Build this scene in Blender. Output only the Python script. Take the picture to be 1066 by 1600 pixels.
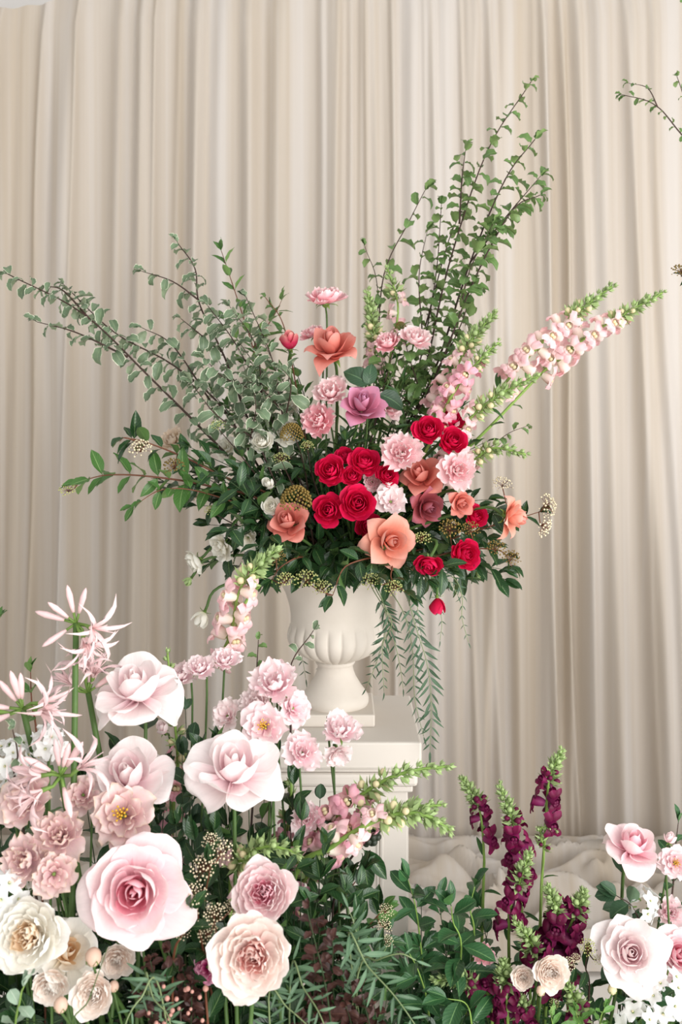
import bpy, bmesh, math, random
import numpy as np
from mathutils import Vector, Matrix, noise

for o in list(bpy.data.objects): bpy.data.objects.remove(o)
SC = bpy.context.scene
COL = SC.collection
random.seed(7)

# ------------------------------------------------------------------ camera, world, lights, exposure
F, HY, CX, ZC = 1555.0, 640.0, 533.0, 1.31
def at(x, y, D):
    """point at depth D (metres in front of the standing photographer)"""
    return Vector(((x - CX) * D / F, D, ZC - (y - HY) * D / F))
def px(n, D): return n * D / F

cd = bpy.data.cameras.new('camera'); cam = bpy.data.objects.new('camera', cd); COL.objects.link(cam)
cam.location = (0, 0, ZC); cam.rotation_euler = (math.pi / 2, 0, 0)
cd.sensor_fit = 'VERTICAL'; cd.sensor_height = 36; cd.sensor_width = 24; cd.lens = 35; cd.shift_y = -0.1
cd.clip_start = .05
cd.dof.use_dof = True; cd.dof.focus_distance = 1.6; cd.dof.aperture_fstop = 6.3
SC.camera = cam

W = bpy.data.worlds.new('world'); SC.world = W; W.use_nodes = True
bg = W.node_tree.nodes['Background']; bg.inputs['Color'].default_value = (1.0, .99, .975, 1); bg.inputs['Strength'].default_value = .80

def area(name, loc, target, sx, sy, power, color):
    l = bpy.data.lights.new(name, 'AREA'); l.shape = 'RECTANGLE'; l.size = sx; l.size_y = sy; l.energy = power; l.color = color
    o = bpy.data.objects.new(name, l); COL.objects.link(o); o.location = loc
    o.rotation_euler = (Vector(target) - Vector(loc)).to_track_quat('-Z', 'Y').to_euler()
    return o
area('window_daylight', (1.5, -1.1, 1.45), (-.1, 2.0, .5), 2.2, 2.2, 108, (1, .99, .98))
area('low_side_fill', (2.6, .7, 1.0), (.35, 2.8, .35), 1.7, 1.7, 27, (1, .995, .99))  # added fill lamp, no real window: brightens the lower drape and pooled hem

SC.view_settings.view_transform = 'Standard'; SC.view_settings.look = 'None'
SC.view_settings.gamma = 1; SC.view_settings.use_curve_mapping = False
SC.view_settings.exposure = 0.0

# ------------------------------------------------------------------ helpers
def lin(h):
    h = h.lstrip('#'); r = []
    for i in (0, 2, 4):
        c = int(h[i:i+2], 16) / 255
        r.append(c / 12.92 if c <= .04045 else ((c + .055) / 1.055) ** 2.4)
    return (r[0], r[1], r[2], 1)

class NT:
    def __init__(s, name):
        s.m = bpy.data.materials.new(name); s.m.use_nodes = True; s.t = s.m.node_tree
        s.b = s.t.nodes['Principled BSDF']; s.out = s.t.nodes['Material Output']
    def n(s, typ, **kw):
        k = s.t.nodes.new(typ)
        for a, v in kw.items(): setattr(k, a, v)
        return k
    def l(s, a, b): s.t.links.new(a, b)
    def math(s, op, a, b=None, clamp=False):
        k = s.n('ShaderNodeMath', operation=op, use_clamp=clamp)
        for i, v in enumerate((a, b)):
            if v is None: continue
            if isinstance(v, (int, float)): k.inputs[i].default_value = v
            else: s.l(v, k.inputs[i])
        return k.outputs[0]
    def mix(s, fac, a, b, blend='MIX'):
        k = s.n('ShaderNodeMix', data_type='RGBA', blend_type=blend)
        for sock, v in ((k.inputs[0], fac), (k.inputs[6], a), (k.inputs[7], b)):
            if isinstance(v, (int, float)): sock.default_value = v
            elif isinstance(v, tuple): sock.default_value = v
            else: s.l(v, sock)
        return k.outputs[2]
    def ramp(s, fac, stops):
        k = s.n('ShaderNodeValToRGB'); e = k.color_ramp.elements
        while len(e) < len(stops): e.new(.5)
        for i, (p, c) in enumerate(stops): e[i].position = p; e[i].color = c
        s.l(fac, k.inputs[0]); return k.outputs[0]
    def noise(s, vec, scale, detail=3, rough=.55):
        k = s.n('ShaderNodeTexNoise'); k.inputs['Scale'].default_value = scale; k.inputs['Detail'].default_value = detail
        k.inputs['Roughness'].default_value = rough
        if vec is not None: s.l(vec, k.inputs['Vector'])
        return k.outputs['Fac']
    def uv(s):
        k = s.n('ShaderNodeUVMap'); sp = s.n('ShaderNodeSeparateXYZ'); s.l(k.outputs[0], sp.inputs[0])
        return k.outputs[0], sp.outputs[0], sp.outputs[1]
    def vmul(s, v, xyz):
        k = s.n('ShaderNodeVectorMath', operation='MULTIPLY'); s.l(v, k.inputs[0]); k.inputs[1].default_value = xyz; return k.outputs[0]
    def rnd(s): return s.n('ShaderNodeObjectInfo').outputs['Random']
    def hsv(s, col, val, sat=None):
        k = s.n('ShaderNodeHueSaturation'); s.l(col, k.inputs['Color']); s.l(val, k.inputs['Value'])
        if sat is not None: k.inputs['Saturation'].default_value = sat
        return k.outputs[0]
    def bump(s, h, strength, dist=.002):
        k = s.n('ShaderNodeBump'); k.inputs['Strength'].default_value = strength; k.inputs['Distance'].default_value = dist
        s.l(h, k.inputs['Height']); s.l(k.outputs[0], s.b.inputs['Normal']); return k.outputs[0]
    def finish(s, col, rough, transl=0., spec=.4, tcol=None):
        s.l(col, s.b.inputs['Base Color']); s.b.inputs['Roughness'].default_value = rough
        s.b.inputs['Specular IOR Level'].default_value = spec
        if transl > 0:
            t = s.n('ShaderNodeBsdfTranslucent'); s.l(tcol if tcol is not None else col, t.inputs[0])
            mx = s.n('ShaderNodeMixShader'); mx.inputs[0].default_value = transl
            s.l(s.b.outputs[0], mx.inputs[1]); s.l(t.outputs[0], mx.inputs[2]); s.l(mx.outputs[0], s.out.inputs['Surface'])
        return s.m

MATS = {}
def petal_mat(name, stops, edge=None, speck=None, rough=.55, transl=.28, vary=.16):
    k = NT(name); uvv, u, v = k.uv()
    col = k.ramp(v, [(p, lin(c)) for p, c in stops])
    n1 = k.noise(k.vmul(uvv, (9, 1.6, 1)), 1.6, 4)
    col = k.hsv(col, k.math('ADD', k.math('MULTIPLY', n1, .26), .87))
    if speck:
        c, amt, sc = speck
        n2 = k.noise(k.vmul(uvv, (sc, sc * .45, 1)), 1.0, 5, .7)
        fac = k.math('MULTIPLY', k.math('SUBTRACT', n2, .5 - amt * .12), 5.5 * 1.0, True)
        col = k.mix(k.math('MULTIPLY', fac, amt), col, lin(c))
    if edge:
        c, w = edge
        du = k.math('ABSOLUTE', k.math('SUBTRACT', k.math('MULTIPLY', u, 2.), 1.))
        e = k.math('MAXIMUM', k.math('POWER', du, 3.), v)
        fac = k.math('DIVIDE', k.math('SUBTRACT', e, 1 - w), w, True)
        col = k.mix(k.math('MULTIPLY', fac, .85), col, lin(c))
    col = k.hsv(col, k.math('ADD', k.math('MULTIPLY', k.rnd(), vary), 1 - vary / 2))
    k.bump(n1, .12, .001)
    MATS[name] = k.finish(col, rough, transl, .25); return MATS[name]

def leaf_mat(name, c1, c2, rib, under=None, margin=None, rough=.38, transl=.16, vary=.5, spec=.4, veins=.5):
    k = NT(name); uvv, u, v = k.uv()
    du = k.math('ABSOLUTE', k.math('SUBTRACT', u, .5))
    n1 = k.noise(k.vmul(uvv, (3, 3, 1)), 1.5, 3)
    col = k.mix(n1, lin(c1), lin(c2))
    col = k.hsv(col, k.math('ADD', k.math('MULTIPLY', k.rnd(), vary), 1 - vary / 2))
    vein = k.math('SINE', k.math('MULTIPLY', k.math('SUBTRACT', v, k.math('MULTIPLY', du, .55)), 52.))
    vf = k.math('MULTIPLY', k.math('GREATER_THAN', vein, .93), .35 * veins)
    ribf = k.math('MULTIPLY', k.math('LESS_THAN', du, .028), .75)
    col = k.mix(k.math('MAXIMUM', vf, ribf), col, lin(rib))
    if margin:
        n2 = k.noise(k.vmul(uvv, (4, 7, 1)), 1.3, 2)
        mf = k.math('GREATER_THAN', k.math('ADD', du, k.math('MULTIPLY', k.math('SUBTRACT', n2, .5), .09)), .445)
        col = k.mix(k.math('MULTIPLY', mf, .9), col, lin(margin))
    if under:
        g = k.n('ShaderNodeNewGeometry')
        col = k.mix(k.math('MULTIPLY', g.outputs['Backfacing'], .75), col, lin(under))
    k.bump(k.math('ADD', k.math('MULTIPLY', vein, .3), n1), .25, .0008)
    MATS[name] = k.finish(col, rough, transl, spec); return MATS[name]

def plain_mat(name, c1, c2, scale=30, rough=.6, bump=.1, vary=.1, spec=.35, transl=0., dist=.002):
    k = NT(name); tc = k.n('ShaderNodeTexCoord')
    n1 = k.noise(tc.outputs['Object'], scale, 4)
    col = k.mix(n1, lin(c1), lin(c2))
    if vary: col = k.hsv(col, k.math('ADD', k.math('MULTIPLY', k.rnd(), vary), 1 - vary / 2))
    if bump: k.bump(n1, bump, dist)
    MATS[name] = k.finish(col, rough, transl, spec); return MATS[name]

def mesh(name, V, Fc, mats, uv=None, smooth=True, midx=None):
    me = bpy.data.meshes.new(name)
    me.from_pydata([tuple(map(float, p)) for p in V], [], [tuple(map(int, f)) for f in Fc])
    for m in (mats if isinstance(mats, (list, tuple)) else [mats]): me.materials.append(MATS[m] if isinstance(m, str) else m)
    if uv is not None:
        L = me.uv_layers.new(name='UVMap')
        idx = np.empty(len(me.loops), dtype=np.int32); me.loops.foreach_get('vertex_index', idx)
        L.data.foreach_set('uv', np.asarray(uv, dtype=np.float32)[idx].ravel())
    if smooth: me.polygons.foreach_set('use_smooth', [True] * len(me.polygons))
    if midx is not None: me.polygons.foreach_set('material_index', [int(i) for i in midx])
    me.update(); return me

def grid_faces(nv, nu, off=0, wrap=False):
    fs = []
    for j in range(nv - 1):
        for i in range(nu - (0 if wrap else 1)):
            a = off + j * nu + i; b = off + j * nu + (i + 1) % nu
            fs.append((a, b, b + nu, a + nu))
    return fs

class MB:
    def __init__(s): s.V = []; s.F = []; s.U = []; s.M = []
    def add(s, V, Fc, U=None, m=0):
        o = len(s.V); s.V += [tuple(p) for p in V]; s.F += [tuple(i + o for i in f) for f in Fc]
        s.U += [tuple(p) for p in U] if U is not None else [(.5, .5)] * len(V); s.M += [m] * len(Fc)
    def tube(s, pts, radii, sides=6, m=0, cap=True):
        pts = [Vector(p) for p in pts]; n = len(pts)
        if isinstance(radii, (int, float)): radii = [radii] * n
        V = []; U = []; ref = None
        for i, p in enumerate(pts):
            t = (pts[min(i + 1, n - 1)] - pts[max(i - 1, 0)])
            t = t.normalized() if t.length > 1e-9 else Vector((0, 0, 1))
            if ref is None: ref = t.orthogonal().normalized()
            else:
                ref = ref - t * ref.dot(t)
                ref = ref.normalized() if ref.length > 1e-6 else t.orthogonal().normalized()
            b = t.cross(ref)
            for k in range(sides):
                a = 2 * math.pi * k / sides
                V.append(p + (ref * math.cos(a) + b * math.sin(a)) * radii[i]); U.append((k / sides, i / max(1, n - 1)))
        Fc = grid_faces(n, sides, 0, True)
        if cap: Fc += [tuple(range(sides))[::-1], tuple(range((n - 1) * sides, n * sides))]
        s.add(V, Fc, U, m)
    def ball(s, c, r, m=0, seg=6, rings=4, sq=1.):
        c = Vector(c); V = [c + Vector((0, 0, r * sq))]
        for j in range(1, rings):
            a = math.pi * j / rings
            for i in range(seg):
                b = 2 * math.pi * i / seg
                V.append(c + Vector((r * math.sin(a) * math.cos(b), r * math.sin(a) * math.sin(b), r * sq * math.cos(a))))
        V.append(c - Vector((0, 0, r * sq))); Fc = []
        for i in range(seg): Fc.append((0, 1 + i, 1 + (i + 1) % seg))
        for j in range(rings - 2):
            for i in range(seg):
                a = 1 + j * seg; Fc.append((a + i, a + seg + i, a + seg + (i + 1) % seg, a + (i + 1) % seg))
        l = len(V) - 1; a = 1 + (rings - 2) * seg
        for i in range(seg): Fc.append((l, a + (i + 1) % seg, a + i))
        s.add(V, Fc, None, m)
    def box(s, lo, hi, m=0, bev=0.):
        bm = bmesh.new(); bmesh.ops.create_cube(bm, size=1)
        for v in bm.verts:
            v.co = Vector([lo[i] + (v.co[i] + .5) * (hi[i] - lo[i]) for i in range(3)])
        if bev: bmesh.ops.bevel(bm, geom=bm.edges[:], offset=bev, segments=2, affect='EDGES', profile=.5)
        bm.verts.index_update(); s.add([v.co.copy() for v in bm.verts], [[v.index for v in f.verts] for f in bm.faces], None, m); bm.free()
    def mesh(s, name, mats, smooth=True): return mesh(name, s.V, s.F, mats, s.U, smooth, s.M)

def thing(name, label, cat, loc, group=None):
    o = bpy.data.objects.new(name, None); COL.objects.link(o); o.location = loc
    o.empty_display_size = .02
    o['label'] = label; o['category'] = cat
    if group: o['group'] = group
    return o
def part(name, me, parent, M=None, kind=None, label=None):
    o = bpy.data.objects.new(name, me); COL.objects.link(o); o.parent = parent
    L = Matrix.Translation(-parent.location)
    if parent.parent is not None: L = Matrix.Identity(4)      # stems and twigs already sit in world axes
    o.matrix_basis = L @ M if M is not None else L
    if kind: o['kind'] = kind
    if label: o['label'] = label
    return o
def struct(name, me, kind='structure'):
    o = bpy.data.objects.new(name, me); COL.objects.link(o); o['kind'] = kind; return o

def catmull(P, n=6):
    P = [Vector(p) for p in P]
    if len(P) == 2: P = [P[0], (P[0] + P[1]) / 2, P[1]]
    Q = [P[0] * 2 - P[1]] + P + [P[-1] * 2 - P[-2]]; out = []
    for i in range(1, len(Q) - 2):
        a, b, c, d = Q[i-1:i+3]
        for k in range(n):
            t = k / n
            out.append(.5 * ((2 * b) + (c - a) * t + (2 * a - 5 * b + 4 * c - d) * t * t + (3 * b - a - 3 * c + d) * t ** 3))
    out.append(P[-1]); return out
class Path:
    def __init__(s, P, n=8):
        s.p = catmull(P, n); s.d = [0]
        for a, b in zip(s.p, s.p[1:]): s.d.append(s.d[-1] + (b - a).length)
        s.len = s.d[-1]
    def at(s, t):
        L = max(0, min(1, t)) * s.len
        for i in range(len(s.p) - 1):
            if s.d[i + 1] >= L or i == len(s.p) - 2:
                k = (L - s.d[i]) / max(1e-9, s.d[i + 1] - s.d[i])
                return s.p[i].lerp(s.p[i + 1], k), (s.p[i + 1] - s.p[i]).normalized()
def frame(Y, Zhint):
    Y = Y.normalized(); Z = Zhint - Y * Zhint.dot(Y)
    if Z.length < 1e-4: Z = Y.orthogonal()
    Z.normalize(); X = Y.cross(Z)
    return X, Y, Z
def mat4(loc, X, Y, Z, s=1.):
    return Matrix(((X.x * s, Y.x * s, Z.x * s, loc.x), (X.y * s, Y.y * s, Z.y * s, loc.y), (X.z * s, Y.z * s, Z.z * s, loc.z), (0, 0, 0, 1)))
def rv(a=1.): return Vector((random.uniform(-a, a), random.uniform(-a, a), random.uniform(-a, a)))

# ------------------------------------------------------------------ materials
plain_mat('stone', '#d8d0c6', '#cbc2b6', 22, .75, .25, 0, .2)
plain_mat('pedestal_paint', '#d6cfc6', '#cec6bc', 9, .5, .05, 0, .3)
plain_mat('foam', '#1d2a18', '#26351f', 60, .9, .4)
plain_mat('floor_mat', '#e9e5df', '#dfdad3', 4, .7, .05, 0)
plain_mat('wall_mat', '#e4e1dd', '#dedad6', 3, .8, .05, 0)
plain_mat('trough_mat', '#d8d3cb', '#cfc9c0', 12, .6, .1, 0)
plain_mat('stem_green', '#56723a', '#3f5c2c', 40, .5, .1, .3, transl=0.05)
plain_mat('stem_pale', '#8fae57', '#739544', 40, .5, .1, .2, transl=0.05)
plain_mat('stem_dark', '#33231f', '#4a362c', 60, .6, .2, .2)
plain_mat('stem_red', '#7d4a33', '#5d3826', 60, .5, .2, .2)
plain_mat('stem_deep', '#2f4322', '#22331a', 60, .6, .1, .2)
plain_mat('rachis', '#8a9a6e', '#6d8055', 60, .5, .1, .2)
plain_mat('bud_cream', '#eee6cf', '#c9b888', 300, .5, 0, .3)
plain_mat('bud_gold', '#9a8140', '#5d4c20', 300, .5, 0, .4)
plain_mat('bud_green', '#c2c083', '#94a055', 300, .5, 0, .4)
plain_mat('berry_dark', '#1d241c', '#2c3526', 200, .4, 0, .4)
plain_mat('berry_pink', '#c99a8c', '#a8746a', 200, .4, 0, .5)
plain_mat('bud_peach', '#edd0bc', '#ddb49c', 60, .5, .1, .2, transl=.1)
plain_mat('yellow', '#e2b93c', '#c6922a', 200, .6, .1, .2)
plain_mat('sepal', '#7f9c4f', '#5f8039', 60, .5, .1, .3, transl=.1)
plain_mat('snap_bud', '#b3c58e', '#8fab68', 60, .5, .1, .35, transl=.15)
plain_mat('snap_cream', '#efe2c0', '#dccf9a', 60, .5, .05, .2, transl=.2)
plain_mat('nerine_pink', '#fce8e7', '#f6cfd0', 60, .45, .05, .2, transl=.25)

leaf_mat('vib', '#1e3a20', '#2b4c28', '#6f8d55', under='#56743f', rough=.27, transl=.10, spec=.45)
leaf_mat('vib_lite', '#4f7a3c', '#41682f', '#93b072', under='#7c9c5c', rough=.35, transl=.2, vary=.35)
leaf_mat('pitt', '#768a6c', '#61775a', '#8b9c78', under='#93a184', margin='#dfe2c8', rough=.4, transl=.14, vary=.35, veins=.3)
leaf_mat('twigleaf', '#6c8a50', '#587842', '#8ea56c', under='#86a064', rough=.33, transl=.2, vary=.4, veins=.2)
leaf_mat('laurel', '#38633b', '#2c5230', '#79a066', under='#4c7440', rough=.3, transl=.12, vary=.4)
leaf_mat('roseleaf', '#2a4630', '#38553a', '#5f7d5a', under='#6b8468', rough=.45, transl=.12)
leaf_mat('snapleaf', '#3f6a35', '#32562b', '#6d9158', under='#6d8f56', rough=.4, transl=.15)
leaf_mat('pepper', '#3f5c40', '#33503a', '#6f8a66', under='#63805d', rough=.45, transl=.12, veins=0)
leaf_mat('fern', '#5c7a5c', '#4a6a4c', '#8aa382', under='#7b967a', rough=.45, transl=.15, veins=0)
leaf_mat('copper', '#4a2c26', '#3a2320', '#6e4a3c', under='#6a4a42', rough=.35, transl=.1, vary=.7)
leaf_mat('sage', '#9bb09a', '#8aa38a', '#bccab6', under='#aebfac', rough=.6, transl=.1, vary=.2)
leaf_mat('herb', '#6c9a4e', '#57853f', '#9cbd78', under='#8fb068', rough=.4, transl=.22, vary=.3)

petal_mat('red', [(0, '#b30a30'), (.5, '#d00b3f'), (1, '#e01a55')], edge=('#e83a6c', .06), rough=.6, transl=.22)
petal_mat('coral', [(0, '#cf6254'), (.5, '#e28677'), (1, '#eea599')], edge=('#da8c8a', 0.08), rough=.6)
petal_mat('coral_pale', [(0, '#dd8068'), (0.5, '#eea48e'), (1, '#f3b8a8')], edge=('#e6a4a2', 0.1), rough=.6)
petal_mat('mauve', [(0, '#b85a76'), (0.55, '#d0809a'), (1, '#dc9fbc')], edge=('#dfa8cc', 0.12), rough=.6)
petal_mat('dusky', [(0, '#9c4048'), (.55, '#b85a60'), (1, '#cc7f90')], edge=('#cf8ea0', .12), rough=.6)
petal_mat('frill_pink', [(0, '#e57f92'), (0.6, '#f5b0ba'), (1, '#fbd6d9')], edge=('#fdeae8', 0.16), speck=('#f9dcdc', .5, 26), rough=.6)
petal_mat('frill_speck', [(0, '#e27a90'), (0.5, '#f6c0c8'), (1, '#fbe2e2')], edge=('#fdf0ee', 0.14), speck=('#fdf0ec', .7, 34), rough=.6)
petal_mat('frill_pale', [(0, '#f4c4d0'), (0.5, '#fae2e5'), (1, '#fdf3f1')], edge=('#f9d8e0', 0.1), rough=.6)
petal_mat('frill_white', [(0, '#f2d4d8'), (0.5, '#faeceb'), (1, '#fbf5f2')], edge=('#f7e6e6', 0.12), speck=('#e9bfc6', .35, 40), rough=.6)
petal_mat('dusty', [(0, '#b87a8a'), (0.5, '#edced0'), (1, '#f8e8e2')], edge=('#f0d2b8', 0.14), speck=('#efd6cc', .55, 20), rough=.65)
petal_mat('blush', [(0, '#f7d0d8'), (0.35, '#fdeeee'), (1, '#fefaf8')], edge=('#fefaf6', 0.1), rough=.55, transl=.3, vary=.07)
petal_mat('blush_deep', [(0, '#f3a9b9'), (0.4, '#fadce1'), (1, '#fdf1ef')], edge=('#fdf2ef', 0.08), rough=.55, transl=.3, vary=.08)
petal_mat('cream', [(0, '#f6dfbc'), (0.35, '#fcf8ee'), (1, '#fdfcf8')], edge=('#fcfbf5', 0.1), rough=.55, transl=.28, vary=.06)
petal_mat('garden', [(0, '#f8bdb8'), (0.4, '#fdebe4'), (1, '#fefaf5')], edge=('#fefaf5', 0.12), rough=.55, transl=.28, vary=.08)
petal_mat('garden_pink', [(0, '#f29cae'), (0.42, '#fbdfe2'), (1, '#fef6f3')], edge=('#fef8f5', 0.12), rough=.55, transl=.28, vary=.08)
petal_mat('peach', [(0, '#f3d0be'), (0.5, '#fbeee4'), (1, '#fdf7f1')], edge=('#fdf8f2', 0.1), rough=.55)
petal_mat('ivory', [(0, '#ece6c8'), (0.4, '#f6f2e6'), (1, '#faf8f0')], edge=('#f8f6ec', 0.1), rough=.55, vary=.08)
petal_mat('hotbud', [(0, '#c01c4a'), (.6, '#d93a62'), (1, '#ee9a98')], edge=('#f3b8a8', .12), rough=.6)
petal_mat('beige', [(0, '#cdb79a'), (.5, '#e2d0bb'), (1, '#ecdccb')], rough=.6)
petal_mat('white', [(0, '#e8ecd8'), (.3, '#f4f5f2'), (1, '#f8f9f8')], rough=.6, transl=.25, vary=.05)
petal_mat('snap_pink', [(0, '#f6e4d2'), (0.45, '#f4c0c8'), (1, '#eeaabe')], edge=('#f6cfd0', .06), rough=.5, vary=.24)
petal_mat('snap_blush', [(0, '#f6eedc'), (0.45, '#f6d9d6'), (1, '#f3c2ca')], edge=('#f8dcd6', .06), rough=.5, vary=.2)
petal_mat('snap_burg', [(0, '#8a3a6a'), (.3, '#701648'), (.7, '#5a0a30'), (1, '#7a1048')], rough=.5, transl=.12, vary=.4)
petal_mat('garden_heart', [(0, '#ee9496'), (0.5, '#f8c8c2'), (1, '#fde8e0')], rough=.55, transl=.28, vary=.1)
petal_mat('garden_pink_heart', [(0, '#e4708e'), (.5, '#f2a6b8'), (1, '#fadbe0')], rough=.55, transl=.28, vary=.1)
petal_mat('cream_heart', [(0, '#efc08a'), (.5, '#f6dab6'), (1, '#fbf0de')], rough=.55, transl=.28, vary=.08)
petal_mat('blush_deep_heart', [(0, '#ea8099'), (.5, '#f4afbe'), (1, '#fad7dd')], rough=.55, transl=.28, vary=.08)
petal_mat('blush_heart', [(0, '#f5c0cc'), (0.5, '#fbe2e5'), (1, '#fef4f2')], rough=.55, transl=.28, vary=.07)
petal_mat('magenta', [(0, '#8a1048'), (.4, '#b83a74'), (1, '#e4b0c4')], rough=.55)

# ------------------------------------------------------------------ flower heads
def bez(P0, P1, P2, P3, t):
    a = (1 - t)
    p = [a**3 * P0[i] + 3 * a * a * t * P1[i] + 3 * a * t * t * P2[i] + t**3 * P3[i] for i in (0, 1)]
    d = [3 * a * a * (P1[i] - P0[i]) + 6 * a * t * (P2[i] - P1[i]) + 3 * t * t * (P3[i] - P2[i]) for i in (0, 1)]
    return p[0], p[1], d[0], d[1]

def petal_grid(k, theta, rng, nu=9, nv=9):
    """k: r1 z1 r2 z2 r3 z3 w curl wave freq a p cup"""
    v, u = np.meshgrid(np.linspace(0, 1, nv), np.linspace(-1, 1, nu), indexing='ij')
    ve = v * (1 - k['a'] * np.abs(u) ** k['p'])
    r, z, dr, dz = bez((.02, 0), (k['r1'], k['z1']), (k['r2'], k['z2']), (k['r3'], k['z3']), ve)
    L = np.sqrt(dr * dr + dz * dz) + 1e-9; dr /= L; dz /= L
    wv = k['w'] * (.22 + .78 * np.sin(np.minimum(ve * 1.3, 1) * np.pi / 2))
    wv = wv * (1 - k.get('round', .34) * np.clip((v - .55) / .45, 0, 1) ** 2)      # shoulders round off towards the rim
    s = u * wv; rho = np.maximum(np.abs(r) * k['cup'], .07)
    ang = np.clip(s / rho, -2.7, 2.7); lat = rho * np.sin(ang); inn = rho * (1 - np.cos(ang))
    Nr, Nz = -dz, dr                        # towards the inside of the bloom
    off = inn - k['curl'] * k['w'] * (np.abs(u) ** 3 * ve ** 2 * .9 + ve ** 5 * .5)
    ph = rng.uniform(0, 6.28); ph2 = rng.uniform(0, 6.28)
    off = off + k['wave'] * (np.sin(k['freq'] * np.pi * u + ph) + .5 * np.sin(2.3 * k['freq'] * np.pi * u + ph2)) * ve ** 2.5
    zz = k['wave'] * .6 * np.sin(1.7 * k['freq'] * np.pi * u + ph2) * ve ** 3
    off = off + .02 * np.sin(3 * u + ph) * ve
    R = r + Nr * off; Z = z + Nz * off + zz; T = lat
    c, sn = math.cos(theta), math.sin(theta)
    X = R * c - T * sn; Y = R * sn + T * c
    V = np.stack([X, Y, Z], -1).reshape(-1, 3); U = np.stack([(u + 1) / 2, ve], -1).reshape(-1, 2)
    return V, grid_faces(nv, nu), U

KEYS = ['t', 'r1', 'z1', 'r2', 'z2', 'r3', 'z3', 'w', 'curl', 'wave', 'a', 'p', 'cup']
KIND = {
 # small cupped spray rose
 'spray': dict(n=26, freq=2, round=.2, rows=[
   (0,   .07, .30, .08, .60, .00, .76, .13, 0, .0, .2, 2.5, 1),
   (.3,  .36, .15, .40, .55, .25, .80, .40, .0, .01, .22, 2.6, 1.02),
   (.65, .60, .10, .70, .45, .62, .78, .58, .10, .015, .24, 2.6, 1.05),
   (1,   .62, .02, .95, .22, 1.0, .46, .70, .26, .02, .28, 2.4, 1.35)]),
 # high centred rose with pointed, reflexed outer petals
 'star': dict(n=17, freq=1.0, round=.08, rows=[
   (0,   .07, .35, .10, .75, .00, .96, .14, 0, .0, .2, 2.5, 1),
   (.32, .24, .25, .30, .70, .18, .98, .34, .04, .0, .3, 2, 1.05),
   (.52, .38, .15, .46, .62, .42, .96, .52, .22, .01, .40, 1.6, 1.15),
   (.66, .46, .08, .62, .60, .88, .74, .74, .75, .02, .66, 1.1, 1.8),
   (1,   .50, .02, .80, .42, 1.26, .14, .84, .85, .03, .76, 1.0, 2.4)]),
 # big blush rose: closed heart, broad drooping guard petals
 'guard': dict(n=19, freq=1.0, rows=[
   (0,   .07, .25, .10, .62, .00, .84, .15, 0, .0, .2, 2.6, 1),
   (.3,  .36, .18, .40, .60, .28, .88, .44, .02, .01, .22, 2.6, 1.03),
   (.55, .56, .12, .64, .52, .60, .86, .66, .16, .02, .24, 2.4, 1.08),
   (.62, .62, .05, .88, .38, .98, .66, .78, .24, .03, .28, 2.6, 1.2),
   (.8,  .62, .00, 1.0, .30, 1.10, .05, .84, .20, .04, .30, 2.6, 1.35),
   (1,   .50, -.05, 1.0, .14, 1.06, -.52, .84, .18, .04, .32, 2.6, 1.35)]),
 # large open rose seen face on
 'open': dict(n=27, freq=1.2, rows=[
   (0,   .06, .25, .08, .62, .00, .80, .12, 0, .0, .2, 2.6, 1),
   (.3,  .32, .18, .36, .56, .24, .82, .38, .02, .01, .22, 2.6, 1.0),
   (.6,  .52, .10, .60, .45, .56, .76, .56, .12, .02, .24, 2.4, 1.05),
   (.8,  .60, .02, .84, .32, .88, .56, .74, .28, .03, .30, 2.2, 1.25),
   (1,   .60, -.05, 1.0, .12, 1.16, .16, .86, .46, .05, .38, 2.0, 1.7)]),
 # quartered garden rose, a deep cup packed with small petals
 'garden': dict(n=46, freq=1.8, rows=[
   (0,   .06, .20, .09, .45, .02, .58, .14, 0, .02, .2, 3, .8),
   (.12, .16, .18, .22, .45, .12, .62, .22, 0, .04, .2, 3, .8),
   (.35, .32, .15, .42, .45, .32, .62, .30, .0, .05, .2, 3, .8),
   (.6,  .50, .12, .62, .45, .56, .64, .40, .04, .03, .22, 2.8, .95),
   (.8,  .70, .05, .84, .40, .80, .66, .56, .08, .02, .24, 2.6, 1.0),
   (1,   .72, .00, 1.02, .25, 1.06, .52, .70, .24, .03, .28, 2.4, 1.2)]),
 # ruffled double lisianthus / carnation shape
 'frill': dict(n=14, freq=2.5, rows=[
   (0,   .14, .15, .22, .45, .08, .68, .30, .0, .06, .14, 3, .8),
   (.4,  .42, .10, .54, .45, .46, .76, .52, .05, .085, .16, 2.8, 1.0),
   (.75, .58, .02, .80, .35, .82, .66, .64, .14, .095, .18, 2.6, 1.15),
   (1,   .60, -.02, .94, .18, 1.04, .36, .70, .18, .11, .2, 2.4, 1.4)]),
 # looser, more open lisianthus
 'loose': dict(n=12, freq=1.6, rows=[
   (0,   .22, .10, .36, .40, .34, .62, .38, .05, .06, .16, 2.8, .9),
   (.5,  .48, .05, .64, .40, .74, .64, .60, .12, .10, .2, 2.4, 1.15),
   (1,   .58, -.02, .92, .20, 1.06, .32, .74, .24, .12, .24, 2.2, 1.5)]),
 # half open bud
 'bud': dict(n=9, freq=1.2, rows=[
   (0,   .20, .30, .28, .90, .04, 1.30, .32, 0, .0, .2, 2.4, 1),
   (.6,  .52, .20, .60, .85, .30, 1.32, .64, .05, .01, .24, 2.4, 1.02),
   (1,   .70, .10, .84, .75, .70, 1.25, .78, .2, .02, .28, 2.2, 1.1)]),
}
PETALS = {}
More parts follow.
